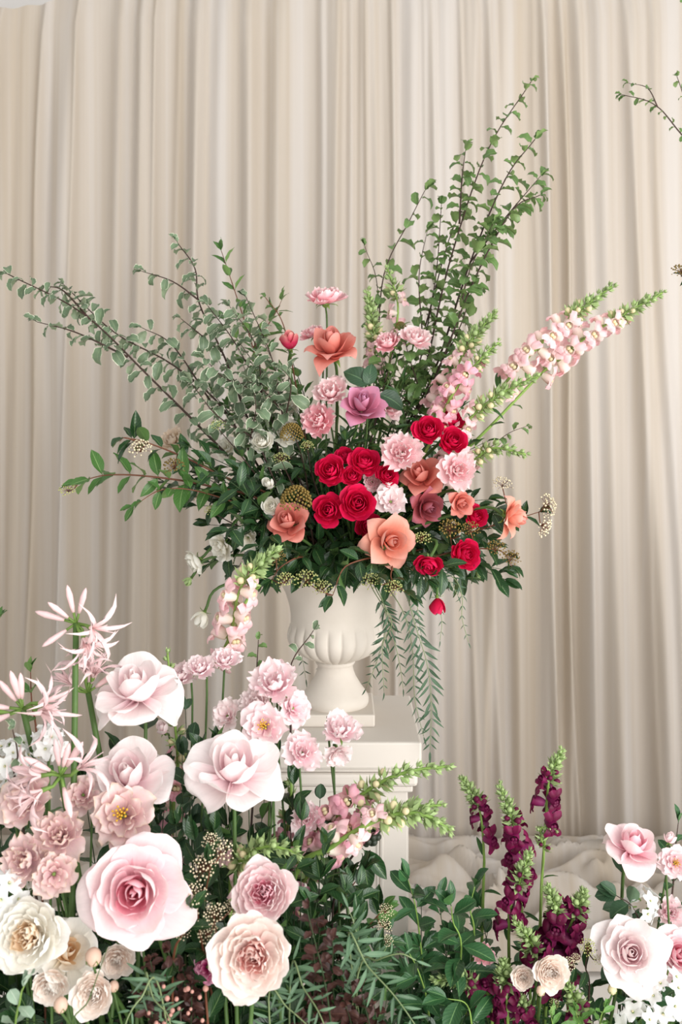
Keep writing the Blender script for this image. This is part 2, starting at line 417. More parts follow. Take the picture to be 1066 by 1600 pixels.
def petals(kind, seed, mat):
    key = (kind, seed, mat)
    if key in PETALS: return PETALS[key]
    K = KIND[kind]; rows = np.array(K['rows'], float); rng = random.Random(seed * 131 + len(kind) * 17)
    n = K['n']; out = []; th = rng.uniform(0, 6.28)
    for i in range(n):
        t = i / (n - 1)
        k = {nm: float(np.interp(t, rows[:, 0], rows[:, j])) for j, nm in enumerate(KEYS)}
        k['freq'] = K['freq'] * rng.uniform(.85, 1.15); k['round'] = K.get('round', .34)
        j = .06 + .06 * t
        for nm in ('r2', 'r3', 'w'): k[nm] *= 1 + rng.uniform(-j, j)
        k['z3'] += rng.uniform(-.05, .05) * (1 + t)
        k['curl'] *= rng.uniform(.6, 1.35)
        V, Fc, U = petal_grid(k, th, rng, 11, 10)
        out.append(mesh('petal', V, Fc, mat + '_heart' if t < .42 and mat + '_heart' in MATS else mat, U))
        th += math.radians(137.5) + rng.uniform(-.18, .18)
        if kind == 'garden' and t < .6: th += rng.uniform(-.5, .5)
    PETALS[key] = out; return out

def sepal_mesh():
    mb = MB()
    mb.ball((0, 0, -.06), .17, 0, 10, 6, .9)
    for q in range(5):
        th = q * 2 * math.pi / 5; rng = random.Random(q)
        V, Fc, U = petal_grid(dict(r1=.3, z1=-.05, r2=.5, z2=.05, r3=.6, z3=-.18, w=.14, curl=.2, wave=.01, freq=1, a=.6, p=1.1, cup=1.5), th, rng, 5, 6)
        mb.add(V - np.array([0, 0, .02]), Fc, U)
    return mb.mesh('calyx', 'sepal')
CALYX = sepal_mesh()
def stamen_mesh():
    mb = MB(); rng = random.Random(3)
    for i in range(16):
        a = i * 2.4; r = .05 + .013 * i
        p = Vector((r * math.cos(a), r * math.sin(a), .62 + rng.uniform(-.05, .06)))
        mb.tube([(0, 0, .1), p * .6 + Vector((0, 0, .1)), p], .012, 4); mb.ball(p, .042, 0, 5, 4, 1.3)
    return mb.mesh('stamens', 'yellow')
STAMENS = stamen_mesh()

LEAF = {}
LEAFP = {  # width ratio, a, b, fold, droop, wave
 'vib': (.21, .85, 1.0, .30, .25, .02), 'vib_lite': (.22, .8, 1.0, .22, .18, .02), 'pitt': (.27, .9, .55, .25, .75, .07),
 'twigleaf': (.30, .7, .55, .3, .7, .07), 'laurel': (.22, .9, .85, .28, .3, .015), 'roseleaf': (.33, .6, .75, .2, .3, .02),
 'snapleaf': (.11, .7, .9, .3, .35, .01), 'pepper': (.075, .55, 1.0, .1, .25, .0), 'fern': (.075, .5, .8, .12, .3, .0),
 'copper': (.26, .8, .7, .3, .5, .06), 'sage': (.33, .8, .5, .2, .3, .03), 'herb': (.2, .8, .9, .25, .2, .05)}
def leaf_mesh(kind, var):
    if (kind, var) in LEAF: return LEAF[kind, var]
    w, a, b, fold, droop, wave = LEAFP[kind]; rng = random.Random(var * 7 + 1)
    droop *= rng.uniform(.3, 1.6); fold *= rng.uniform(.6, 1.5); w *= rng.uniform(.88, 1.1); side = rng.uniform(-.12, .12)
    nl, nw = (8, 5) if kind not in ('pepper', 'fern') else (6, 3)
    pk = (a / (a + b)) ** a * (b / (a + b)) ** b
    V = []; U = []
    L0 = .07                                           # short petiole
    y = x0 = z = 0.; ang = .15
    ys = []
    for i in range(nl):
        t = i / (nl - 1)
        if i: 
            ang -= droop / (nl - 1) * 1.6
            y += math.cos(ang) / (nl - 1); z += math.sin(ang) / (nl - 1)
        hw = w * (max(t, 0) ** a * max(1 - t, 0) ** b) / pk if 0 < t < 1 else .006
        hw = max(hw, .006)
        for j in range(nw):
            s = -1 + 2 * j / (nw - 1)
            wob = wave * math.sin(t * 15 + s * 2 + var) * abs(s)
            xx = s * hw + side * t * t; lift = abs(s) * hw * math.sin(fold) * 1.6
            V.append((xx, L0 + y * (1 - L0) - lift * math.sin(ang), z + lift * math.cos(ang) + wob)); U.append(((s + 1) / 2, t))
    mb = MB(); mb.add(V, grid_faces(nl, nw), U)
    mb.tube([(0, 0, -.01), (0, L0 * .6, 0), (0, L0 + .03, .002)], .012 if kind not in ('pepper', 'fern') else .008, 4)
    LEAF[kind, var] = mb.mesh('leaf', kind); return LEAF[kind, var]

def stem_path(base, head, n, d=None):
    dist = (head - base).length
    return [base, base.lerp(head, .35) + Vector((0, 0, dist * .08)) , head - n * min(.05, dist * .22), head]

def flower(name, label, cat, pos, width, n, kind, mat, base, seed=0, group=None, stem='stem_green', stem_r=.0028, roll=None, leaves=0, stamens=False, rows=None):
    """width = bloom diameter in metres; n = (right, towards camera, up)"""
    n = Vector((n[0], -n[1], n[2])).normalized()
    root = thing(name, label, cat, base, group)
    R = width / 2
    roll = random.uniform(0, 6.28) if roll is None else roll
    z = n; x = z.orthogonal().normalized(); x = Matrix.Rotation(roll, 3, z) @ x; y = z.cross(x)
    head = pos - n * R * .38
    M = mat4(head, x, y, z, R)
    for me in petals(kind, seed, mat): part('petal', me, root, M)
    part('calyx', CALYX, root, M)
    if stamens: part('stamens', STAMENS, root, M, label='yellow stamens')
    P = Path(stem_path(base, head - n * R * .1, n), 5)
    mb = MB(); mb.tube([p for p in P.p], [stem_r if 'lisianthus' not in name else stem_r * .62] * len(P.p), 6); part('stem', mb.mesh('stem', stem), root)
    for q in range(leaves):
        t = .9 - .14 * q; p, T = P.at(t); pr = Matrix.Rotation(q * 2.4 + random.uniform(0, 1), 3, T) @ T.orthogonal().normalized()
        d = (pr + T * .4 + Vector((0, 0, -.1))).normalized(); X, Y, Z = frame(d, Vector((0, -.5, 1)) + rv(.3))
        part('leaf', leaf_mesh('roseleaf', q % 4), root, mat4(p, X, Y, Z, random.uniform(.04, .055)))
    return root

# ------------------------------------------------------------------ sprigs and branches
CLUST = {}
def cluster_mesh(mat, seed, cone=False, n=46):
    key = (mat, seed, cone, n)
    if key in CLUST: return CLUST[key]
    rng = random.Random(seed); mb = MB()
    for i in range(n):
        a = i * 2.39996; t = (i + .5) / n
        if cone:
            zz = -.1 + t * 1.15; r = .95 * math.sqrt(max(0.01, 1 - t * t)) * (.88 + .12 * rng.random())
            p = Vector((r * math.cos(a), r * math.sin(a), zz)); br = .078
        else:
            r = math.sqrt(t) * rng.uniform(.85, 1.1); p = Vector((r * math.cos(a), r * math.sin(a), .75 - .45 * r * r + rng.uniform(-.14, .14))); br = rng.uniform(.055, .10)
            if i % 2 == 0: mb.tube([(0, 0, 0), p * .5 + Vector((0, 0, .12)), p], .018, 3, 1, False)
        mb.ball(p, br, 0, 5, 4)
    CLUST[key] = mb.mesh('bud_cluster', [mat, 'stem_red' if not cone else 'stem_green']); return CLUST[key]

def put_leaf(root, kind, p, d, size, up=None, name='leaf'):
    up = up if up is not None else Vector((0, -.45, 1)) + rv(.55)
    X, Y, Z = frame(d, up)
    return part(name, leaf_mesh(kind, random.randrange(5)), root, mat4(p, X, Y, Z, size))

def sprig(name, label, cat, ctrl, leaf='vib', n=12, size=.05, start=.25, mode='pair', spread=55, droop=.15, group=None,
          twigs=(), twig_n=6, clusters=(), stem_r=.0022, stem='stem_dark', tip=True, taper=.35, jitter=.2):
    """ctrl: world points base to tip; twigs: lists of points; clusters: (point, direction, radius, material, cone)"""
    root = thing(name, label, cat, ctrl[0], group)
    for pi, (pts, nn, st) in enumerate([(ctrl, n, start)] + [(tw, twig_n if isinstance(twig_n, int) else twig_n[i], .12) for i, tw in enumerate(twigs)]):
        P = Path(pts, 6); mb = MB(); m = len(P.p); r = stem_r * (1 if pi == 0 else .65)
        mb.tube(P.p, [r * (1 - .7 * i / (m - 1)) for i in range(m)], 5)
        holder = part('stem' if pi == 0 else 'twig', mb.mesh('stem', stem), root)
        nodes = nn // 2 if mode == 'pair' else nn; ph = random.uniform(0, 6.28)
        for k in range(nodes):
            t = st + (1 - st) * (k + .3 + random.uniform(-.2, .2)) / max(1, nodes)
            p, T = P.at(t); ph += math.pi / 2 if mode == 'pair' else 2.4
            o = T.orthogonal().normalized()
            for q in range(2 if mode == 'pair' else 1):
                pr = Matrix.Rotation(ph + q * math.pi + random.uniform(-.3, .3), 3, T) @ o
                a = math.radians(spread * random.uniform(.75, 1.25))
                d = T * math.cos(a) + pr * math.sin(a) + Vector((0, 0, -droop)) + rv(jitter * .5)
                put_leaf(holder, leaf, p, d, size * random.uniform(.75, 1.15) * (1 - taper * t))
        if tip:
            p, T = P.at(1)
            for q in range(3): put_leaf(holder, leaf, p, T + rv(.45), size * random.uniform(.5, .8) * (1 - taper * .6))
    P = Path(ctrl, 6)
    for c in clusters:
        p, d, r, m, cone = c; p = Vector(p)
        near = min((P.at(i / 24)[0] for i in range(25)), key=lambda w: (w - p).length)
        if (near - p).length > .004:
            mb = MB(); mb.tube([near, near.lerp(p, .5) - Vector((0, 0, .004)), p], .001, 5); part('stalk', mb.mesh('stalk', stem), root)
        X, Y, Z = frame(Vector(d).orthogonal(), Vector(d))
        part('bud_cluster', cluster_mesh(m, random.randrange(4), cone, 130 if cone else 46), root, mat4(Vector(p), X, Y, Z, r), kind='stuff')
    return root

def frond(name, label, cat, ctrl, leaf='pepper', n=26, size=.03, start=.2, group=None, stem_r=.0011, spread=50, droop=.2, flat=None, stem='rachis'):
    root = thing(name, label, cat, ctrl[0], group)
    P = Path(ctrl, 6); mb = MB(); m = len(P.p)
    mb.tube(P.p, [stem_r * (1 - .6 * i / (m - 1)) for i in range(m)], 5); holder = part('rachis', mb.mesh('rachis', stem), root)
    flat = flat if flat is not None else Vector((0, -1, .2))
    for k in range(n // 2):
        t = start + (1 - start) * (k + .2) / (n // 2); p, T = P.at(t); side = T.cross(flat).normalized()
        sz = size * (.55 + .45 * math.sin(math.pi * min(1, (k + 2) / (n / 2)))) * random.uniform(.85, 1.1)
        for q in (-1, 1):
            a = math.radians(spread + random.uniform(-12, 12))
            d = T * math.cos(a) + side * q * math.sin(a) + Vector((0, 0, -droop)) + rv(.12)
            put_leaf(holder, leaf, p, d, sz, flat + rv(.4), 'leaflet')
    p, T = P.at(1); put_leaf(holder, leaf, p, T, size * .7, flat, 'leaflet')
    return root

FLOR = {}
def floret_mesh(mat, seed):
    if (mat, seed) in FLOR: return FLOR[mat, seed]
    rng = random.Random(seed * 5 + 2); mb = MB()
    # tube along +Y
    V = []; U = []; rows = 6; sd = 8
    for i in range(rows):
        t = i / (rows - 1); r = .15 + .09 * math.sin(t * 2.2)
        for k in range(sd):
            a = 2 * math.pi * k / sd; V.append((r * 1.05 * math.cos(a), .04 + t * .56, r * math.sin(a) - .06 * t * t)); U.append((k / sd, t * .5))
    mb.add(V, grid_faces(rows, sd, 0, True), U, 0)
    def lobe(ox, oz, dirx, up, L, Wd, back, ph):
        nv, nu = 6, 6; V = []; U = []
        for j in range(nv):
            t = j / (nv - 1); ang = back * t * 1.7
            for i in range(nu):
                s = -1 + 2 * i / (nu - 1); te = t * (1 - .22 * abs(s) ** 2.5)
                w = Wd * (.4 + .6 * math.sin(min(1, te * 1.5) * math.pi / 2))
                y = .5 + L * math.cos(.7 + ang) * te * .9 - abs(s) ** 2 * .05 + .035 * math.sin(4 * s + ph) * t
                z = oz + up * L * math.sin(.7 + ang * .6) * te
                V.append((ox + dirx * te * L + s * w, y, z + .03 * math.sin(5 * s + ph) * t)); U.append(((s + 1) / 2, .4 + .6 * te))
        mb.add(V, grid_faces(nv, nu), U, 0)
    for sx in (-1, 1): lobe(sx * .12, .14, sx * .28, 1, .48 * rng.uniform(.9, 1.1), .22, .55, rng.uniform(0, 6))
    for sx in (-1, 0, 1): lobe(sx * .16, -.14, sx * .3, -1, .40 * rng.uniform(.9, 1.15), .2, .45 + .15 * (sx == 0), rng.uniform(0, 6))
    mb.ball((-.07, .52, -.05), .09, 2 if 'burg' not in mat else 0, 8, 5); mb.ball((.07, .52, -.05), .09, 2 if 'burg' not in mat else 0, 8, 5)
    for q in range(5):
        a = q * 2 * math.pi / 5; c, s = math.cos(a), math.sin(a)
        mb.add([(-.07 * s + .05 * c, 0, .07 * c + .05 * s), (.07 * s + .05 * c, 0, -.07 * c + .05 * s), (.2 * c, .22, .2 * s)], [(0, 1, 2)], None, 1)
    FLOR[mat, seed] = mb.mesh('floret', [mat, 'snap_bud', 'snap_cream' if 'burg' not in mat else mat]); return FLOR[mat, seed]
def bud_mesh(mat):
    if ('bud', mat) in FLOR: return FLOR['bud', mat]
    mb = MB(); mb.ball((0, .5, 0), .27, 0, 8, 6, 1.)
    mb.V = [(x, y * 1.05 if y < .5 else .525 + (y - .5) * 1.3, z) for x, y, z in mb.V]
    for q in range(5):
        a = q * 2 * math.pi / 5; c, s = math.cos(a), math.sin(a)
        mb.add([(.1 * c, 0, .1 * s), (.34 * c - .2 * s, .35, .34 * s + .2 * c), (.5 * c, 1.0, .5 * s), (.34 * c + .2 * s, .35, .34 * s - .2 * c)], [(0, 1, 2, 3)], None, 1)
    FLOR['bud', mat] = mb.mesh('bud', [mat, 'snap_bud']); return FLOR['bud', mat]

def snapdragon(label, ctrl, mat, nf=12, fs=.036, f0=.35, f1=.74, nb=22, bs=.012, leaves=8, ls=.05, group=None, stem_r=.0034, leaf_from=.05, cream=True, side=None):
    root = thing('snapdragon', label, 'flower', ctrl[0], group)
    P = Path(ctrl, 7); mb = MB(); m = len(P.p)
    mb.tube(P.p, [stem_r * (1 - .55 * i / (m - 1)) for i in range(m)], 7); part('stem', mb.mesh('stem', 'stem_pale'), root)
    ph = random.uniform(0, 6.28)
    def place(name, me, t, size, lean, ph):
        p, T = P.at(t); o = Vector((0, -1, 0)) - T * Vector((0, -1, 0)).dot(T); o = o.normalized() if o.length > .1 else T.orthogonal().normalized()
        pr = Matrix.Rotation(ph, 3, T) @ o; d = pr * math.cos(lean) + T * math.sin(lean)
        X, Y, Z = frame(d, T); return part(name, me, root, mat4(p + pr * stem_r * .6, X, Y, Z, size))
    for i in range(nf):
        t = f0 + (f1 - f0) * (i + .2) / nf; ph += 2.25 + random.uniform(-.25, .25)
        place('floret', floret_mesh(mat, random.randrange(4)), t, fs * (1.08 - .3 * i / nf) * random.uniform(.9, 1.1), random.uniform(-.05, .45), ph)
    for i in range(nb):
        q = i / (nb - 1); t = f1 - .02 + (1.0 - f1 + .02) * q; ph += 2.4
        bm = ('snap_cream' if cream else mat) if q < .35 else 'snap_bud'
        place('bud', bud_mesh(bm), t, bs * 1.25 * (1.5 - .85 * q) * random.uniform(.85, 1.15), .3 + .75 * q, ph)
    for i in range(leaves):
        t = leaf_from + (f0 - leaf_from) * (i + .5) / leaves; p, T = P.at(t); pr = Matrix.Rotation(i * 2.4, 3, T) @ T.orthogonal().normalized()
        put_leaf(root, 'snapleaf', p, T * .6 + pr + Vector((0, 0, -.1)), ls * random.uniform(.7, 1.1))
    return root

# nerine floret: six narrow recurved tepals on a pedicel
def nerine_floret(seed):
    rng = random.Random(seed); mb = MB()
    mb.tube([(0, 0, 0), (.1, 0, .25), (.05, 0, .5)], [.045, .04, .06], 5, 1)
    for q in range(6):
        th = q * math.pi / 3 + rng.uniform(-.15, .15)
        V, Fc, U = petal_grid(dict(r1=.12, z1=.3, r2=.3, z2=.75, r3=.85 + rng.uniform(-.15, .15), z3=.35 + rng.uniform(-.2, .25), w=.085, curl=.4, wave=.03, freq=1, a=.5, p=1.5, cup=1.5), th, rng, 5, 9)
        mb.add(V + np.array([.05, 0, .45]), Fc, U, 0)
    for q in range(4):
        a = q * 1.6; mb.tube([(.05, 0, .5), (.05 + .1 * math.cos(a), .1 * math.sin(a), .9), (.05 + .2 * math.cos(a), .2 * math.sin(a), 1.15)], .012, 3)
    return mb.mesh('floret', ['nerine_pink', 'sepal'])
NER = [nerine_floret(i) for i in range(4)]
def nerine_bud():
    mb = MB(); mb.tube([(0, 0, 0), (0, 0, .35)], .04, 5, 1)
    mb.tube([(0, 0, .33), (0, 0, .5), (0, 0, .85), (0, 0, 1.05), (0, 0, 1.15)], [.04, .07, .095, .06, .01], 7, 0)
    return mb.mesh('bud', ['nerine_pink', 'sepal'])
NBUD = nerine_bud()
def nerine(label, base, top, fl, bd, size=.05, group=None):
    root = thing('nerine_lily', label, 'flower', base, group)
    P = Path([base, base.lerp(top, .5) + rv(.008), top], 6); mb = MB(); mb.tube(P.p, .0042, 8); part('stem', mb.mesh('stem', 'stem_green'), root)
    for d, me, nm, s in [(d, random.choice(NER), 'floret', 1) for d in fl] + [(d, NBUD, 'bud', .85) for d in bd]:
        z = Vector((d[0], -d[1], d[2])).normalized(); X, Y, Z = frame(z.orthogonal(), z); X = Matrix.Rotation(random.uniform(0, 6), 3, Z) @ X; Y = Z.cross(X)
        part(nm, me, root, mat4(top, X, Y, Z, size * s * random.uniform(.9, 1.1)))
    return root

def phlox_floret():
    mb = MB()
    for q in range(5):
        V, Fc, U = petal_grid(dict(r1=.2, z1=.1, r2=.5, z2=.25, r3=1.0, z3=.22, w=.42, curl=.1, wave=.03, freq=1, a=.2, p=3, cup=3), q * 2 * math.pi / 5, random.Random(q), 5, 6)
        mb.add(V, Fc, U, 0)
    mb.tube([(0, 0, -.6), (0, 0, .1)], [.06, .1], 5, 1); mb.ball((0, 0, .16), .09, 2, 6, 4)
    return mb.mesh('floret', ['white', 'sepal', 'snap_cream'])
PHLOX = phlox_floret()
def phlox(label, c, r, base, n=14, fs=.017, group=None, name='white_phlox'):
    root = thing(name, label, 'flower', base, group)
    mb = MB(); P = Path([base, base.lerp(c, .6) + Vector((0, 0, .01)), c - Vector((0, 0, r * .6))], 5); mb.tube(P.p, .002, 6); part('stem', mb.mesh('stem', 'stem_green'), root)
    for i in range(n):
        t = (i + .5) / n; a = i * 2.4; e = math.acos(1 - 1.35 * t)
        d = Vector((math.sin(e) * math.cos(a), math.sin(e) * math.sin(a), math.cos(e))); d = (Matrix.Rotation(.7, 3, 'X') @ d)
        X, Y, Z = frame(d.orthogonal(), d + rv(.3)); part('floret', PHLOX, root, mat4(c + d * r * random.uniform(.8, 1.1), X, Y, Z, fs * random.uniform(.85, 1.1)))
    return root

# ================================================================== the setting
mb = MB(); mb.box((-4, -3, -.1), (4, 3.6, 0)); struct('floor', mb.mesh('floor', 'floor_mat', False))
mb = MB(); mb.box((-4, 3.5, 0), (4, 3.6, 3.6)); struct('wall_back', mb.mesh('wall_back', 'wall_mat', False))

# backdrop curtain
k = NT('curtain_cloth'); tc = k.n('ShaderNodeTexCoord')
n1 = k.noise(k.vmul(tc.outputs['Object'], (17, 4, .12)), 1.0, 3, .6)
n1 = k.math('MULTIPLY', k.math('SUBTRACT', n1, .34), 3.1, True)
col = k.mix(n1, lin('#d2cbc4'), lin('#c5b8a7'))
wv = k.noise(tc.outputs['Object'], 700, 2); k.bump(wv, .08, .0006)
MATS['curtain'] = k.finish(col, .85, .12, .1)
rng = random.Random(21)
CY = 2.92
folds = []
x = -1.75
while x < 1.85:
    wd = rng.choice((.013, .018, .026, .034, .045, .06)) * rng.uniform(.85, 1.2)
    folds.append((x, wd, rng.uniform(.35, 1.) * min(.05, wd * 1.1), rng.uniform(-1, 1) * .022, rng.uniform(-1, 1) * .018, rng.uniform(.3, 3)))
    x += wd * rng.uniform(.75, 1.5)
def curtain_y(s, z):
    h = (2.5 - z) / 2.5
    y = 0.
    for (c, wd, amp, d1, d2, q) in folds:
        cc = c + d1 * h + d2 * math.sin(q * h * 3)
        u = (s - cc) / wd
        if -2.5 < u < 2.5:
            e = math.exp(-1.6 * u * u) * (1 + .55 * math.tanh(u * 2.5 * (1 if d1 > 0 else -1)) )
            y -= 1.35 * amp * e * (.75 + .35 * h)
    return y
nx, nz = 1100, 26
V = np.zeros((nz, nx, 3)); ss = np.linspace(-1.7, 1.8, nx)
for j in range(nz):
    t = j / (nz - 1)
    zt = 1.0
    for i, s in enumerate(ss):
        top = 2.505 + .03 * math.tanh((s + .84) * 9) + .004 * math.sin(s * 60)
        z = .03 + t * (top - .03); h = (2.5 - z) / 2.5
        V[j, i] = (s * (1 + .085 * h), CY + curtain_y(s, z) * (1 if t < .97 else .45), z)
bc = thing('backdrop_curtain', 'floor length gathered ivory chiffon drape hanging as the backdrop behind the urn', 'curtain', Vector((0, CY, 0)))
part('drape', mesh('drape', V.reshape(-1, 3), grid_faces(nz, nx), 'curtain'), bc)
# fabric pooled on the floor
nx, ny = 320, 110
V = np.zeros((ny, nx, 3))
for j in range(ny):
    for i in range(nx):
        X = -1.7 + 3.4 * i / (nx - 1); Y = 2.30 + .66 * j / (ny - 1); t = (Y - 2.30) / .66
        q = Vector((X * 4.4, Y * 7.5, 0)); wq = noise.noise_vector(q * .8 + Vector((5, 2, 9))) * 1.1
        a = math.cos(8 * noise.noise(Vector((q.x * .7 + q.y * .5, q.y * .8 - q.x * .25, 0)) + wq * .9)); b = math.cos(7 * noise.noise(Vector((q.x * 1.6 - q.y * .7, q.y * 1.5 + q.x * .4, 4)) + wq * 1.1))
        mound = math.sin(math.pi * min(1, t * 1.15) ** .8 * .85) if t > 0 else 0
        V[j, i] = (X, Y, .012 + mound * (.085 + .040 * a + .026 * b))
part('pooled_hem', mesh('pooled_hem', V.reshape(-1, 3), grid_faces(ny, nx), 'curtain'), bc)
mb = MB(); mb.tube([(-1.72, CY, 2.52), (1.85, CY, 2.545)], .011, 10); part('curtain_rod', mb.mesh('rod', 'trough_mat'), bc)

# pedestal
UX, UY = px(524 - CX, 1.83), 1.83
PX, PY, TOP = px(530 - CX, 1.82), 1.82, ZC - px(1160 - HY, 1.68)
ped = thing('pedestal', 'square off-white painted wooden pedestal with stepped cap and panelled shaft under the urn', 'pedestal', Vector((PX, PY, 0)))
def pbox(nm, hw, z0, z1, bev=.004):
    mb = MB(); mb.box((PX - hw, PY - hw, z0), (PX + hw, PY + hw, z1), 0, bev); return part(nm, mb.mesh(nm, 'pedestal_paint', False), ped)
HW = .140
pbox('cap', HW, TOP - .046, TOP)
pbox('cap_moulding', HW - .010, TOP - .054, TOP - .046, .002)
pbox('cap_moulding', HW - .006, TOP - .078, TOP - .055, .006)
pbox('cap_moulding', HW - .014, TOP - .090, TOP - .079, .003)
SH = HW - .022
pbox('shaft', SH, .09, TOP - .088, .003)
pbox('base_block', HW, 0, .092, .006)
for ax, sg in ((1, -1), (0, 1), (0, -1), (1, 1)):
    for inset, r in ((.045, .0035), (.052, .0022)):
        zt, zb = TOP - .09 - inset + .012, .09 + inset; h = SH - inset; f = SH + .0005
        q = [(-h, zb), (h, zb), (h, zt), (-h, zt), (-h, zb)]
        pts = [Vector((PX + a, PY + sg * f, z)) if ax == 1 else Vector((PX + sg * f, PY + a, z)) for a, z in q]
        mb = MB()
        for a, b in zip(pts, pts[1:]): mb.tube([a, b], r, 6)
        part('panel_moulding', mb.mesh('panel_moulding', 'pedestal_paint', False), ped)

# urn
urn = thing('urn', 'cream stone garden urn with fluted bowl on a square foot, holding the red roses', 'urn', Vector((UX, UY, TOP)))
S = 1.83 / F
def uz(y): return TOP + .002 + (1128 - y) * S * 1.0
def lathe(prof, seg=144, flute=None):
    V = []
    for r, z in prof:
        for k in range(seg):
            a = 2 * math.pi * k / seg; rr = r
            if flute: rr = r + flute(z, a) 
            V.append((UX + rr * math.cos(a), UY + rr * math.sin(a), z))
    return V, grid_faces(len(prof), seg, 0, True)
prof = [(y, r) for y, r in ((1043, 31), (1040, 36), (1036, 47), (1030, 58), (1022, 67), (1014, 72), (1006, 74.5), (998, 74), (990, 71.5), (985, 70), (981, 69.5), (972, 69.5), (960, 71), (948, 74), (936, 78), (926, 83), (918, 90), (914, 94), (909, 95), (905, 94), (904, 90), (908, 84), (925, 76), (960, 62))]
def flt(z, a):
    y = 1128 - (z - TOP - .002) / S
    if y < 984: return 0
    k = min(1, (y - 984) / 10) * min(1, max(0, (1046 - y) / 8))
    return S * 4.2 * k * (abs(math.sin(a * 11)) ** .55 - .75)
V, Fc = lathe([(r * S, uz(y)) for y, r in prof], 264, flt)
part('bowl', mesh('bowl', V, Fc, 'stone'), urn)
V, Fc = lathe([(r * S, uz(y)) for y, r in ((1112, 50), (1108, 52), (1102, 52.5), (1097, 51), (1092, 48), (1084, 42), (1076, 37), (1068, 32), (1060, 29), (1052, 27), (1049, 29), (1046, 31), (1043, 30))], 96)
part('foot', mesh('foot', V, Fc, 'stone'), urn)
mb = MB(); hw = 60 * S; mb.box((UX - hw, UY - hw, TOP), (UX + hw, UY + hw, uz(1111)), 0, .003); part('plinth', mb.mesh('plinth', 'stone', False), urn)
RIM = uz(906)
mb = MB(); mb.ball((UX, UY, RIM - .02), .085, 0, 20, 10, .5)
fo = bpy.data.objects.new('floral_foam', mb.mesh('floral_foam', 'foam')); COL.objects.link(fo)
fo['label'] = 'dark green floral foam dome inside the urn mouth'; fo['category'] = 'floral foam'
MOUTH = Vector((UX, UY, RIM))
def ub(): return MOUTH + Vector((random.uniform(-.045, .045), random.uniform(-.045, .045), random.uniform(-.01, .01)))

# low troughs that hold the floor flowers (below the frame)
def trough(label, x0, x1, y0, y1, z):
    t = thing('flower_trough', label, 'planter', Vector(((x0 + x1) / 2, (y0 + y1) / 2, 0)))
    mb = MB(); w = .015
    mb.box((x0, y0, 0), (x1, y0 + w, z)); mb.box((x0, y1 - w, 0), (x1, y1, z)); mb.box((x0, y0, 0), (x0 + w, y1, z)); mb.box((x1 - w, y0, 0), (x1, y1, z))
    part('body', mb.mesh('body', 'trough_mat', False), t)
    mb = MB(); mb.box((x0 + w, y0 + w, .02), (x1 - w, y1 - w, z - .015)); part('foam', mb.mesh('foam', 'foam', False), t)
trough('tall white trough under the pale pink rose cluster', -.62, .10, 1.14, 1.46, .36)
trough('low white trough under the burgundy snapdragons', .12, .74, 1.50, 1.80, .16)
def lb(x=None):
    return Vector((random.uniform(-.5, 0) if x is None else max(-.58, min(.06, x * .9 + random.uniform(-.04, .04))), random.uniform(1.2, 1.40), .345))
def rb(x=None):
    return Vector((random.uniform(.2, .66) if x is None else max(.16, min(.70, x * .9 + .03 + random.uniform(-.04, .04))), random.uniform(1.58, 1.74), .145))
# ================================================================== urn arrangement: roses and lisianthus
def U(name, label, x, y, w, D, n, kind, mat, seed=0, group=None, **kw):
    return flower(name, label, 'flower', at(x, y, D), px(w, D), n, kind, mat, ub(), seed, group, **kw)
RS = 'red spray roses in the urn'
U('lisianthus', 'frilly pink lisianthus on the tallest bare stem above the coral rose', 508, 462, 66, 1.82, (-.05, .30, .95), 'frill', 'frill_pink', 1)
U('rose', 'open coral rose with pointed petals standing above the cluster in the urn', 519, 540, 92, 1.78, (-.12, .55, .85), 'star', 'coral', 1, roll=.4)
U('ranunculus_bud', 'hot pink half-open bud beside the high coral rose', 454, 538, 42, 1.82, (.0, .35, .9), 'bud', 'hotbud', 1)
U('lisianthus', 'deep pink ruffled bloom tucked behind the high coral rose', 489, 519, 40, 1.84, (-.3, .4, .8), 'frill', 'frill_pink', 2)
U('lisianthus', 'pink ruffled lisianthus, smaller of the pair below the tall twigs', 606, 533, 48, 1.80, (-.2, .55, .7), 'frill', 'frill_pink', 3)
U('lisianthus', 'pale pink speckled lisianthus, larger of the pair below the tall twigs', 650, 526, 52, 1.79, (.2, .6, .7), 'frill', 'frill_speck', 1)
U('lisianthus', 'pale pink lisianthus directly below the high coral rose', 516, 611, 60, 1.76, (-.2, .7, .6), 'frill', 'frill_speck', 2)
U('lisianthus', 'frilly pink lisianthus below the pale one, touching the mauve rose', 496, 655, 62, 1.75, (-.35, .8, .3), 'frill', 'frill_pink', 4)
U('rose', 'mauve pink rose with pointed petals and a spiral heart', 566, 632, 80, 1.73, (.15, .75, .65), 'star', 'mauve', 2, roll=2.0)
U('lisianthus', 'pink lisianthus peeping out behind the mauve rose', 609, 634, 50, 1.78, (.4, .6, .4), 'loose', 'frill_speck', 3)
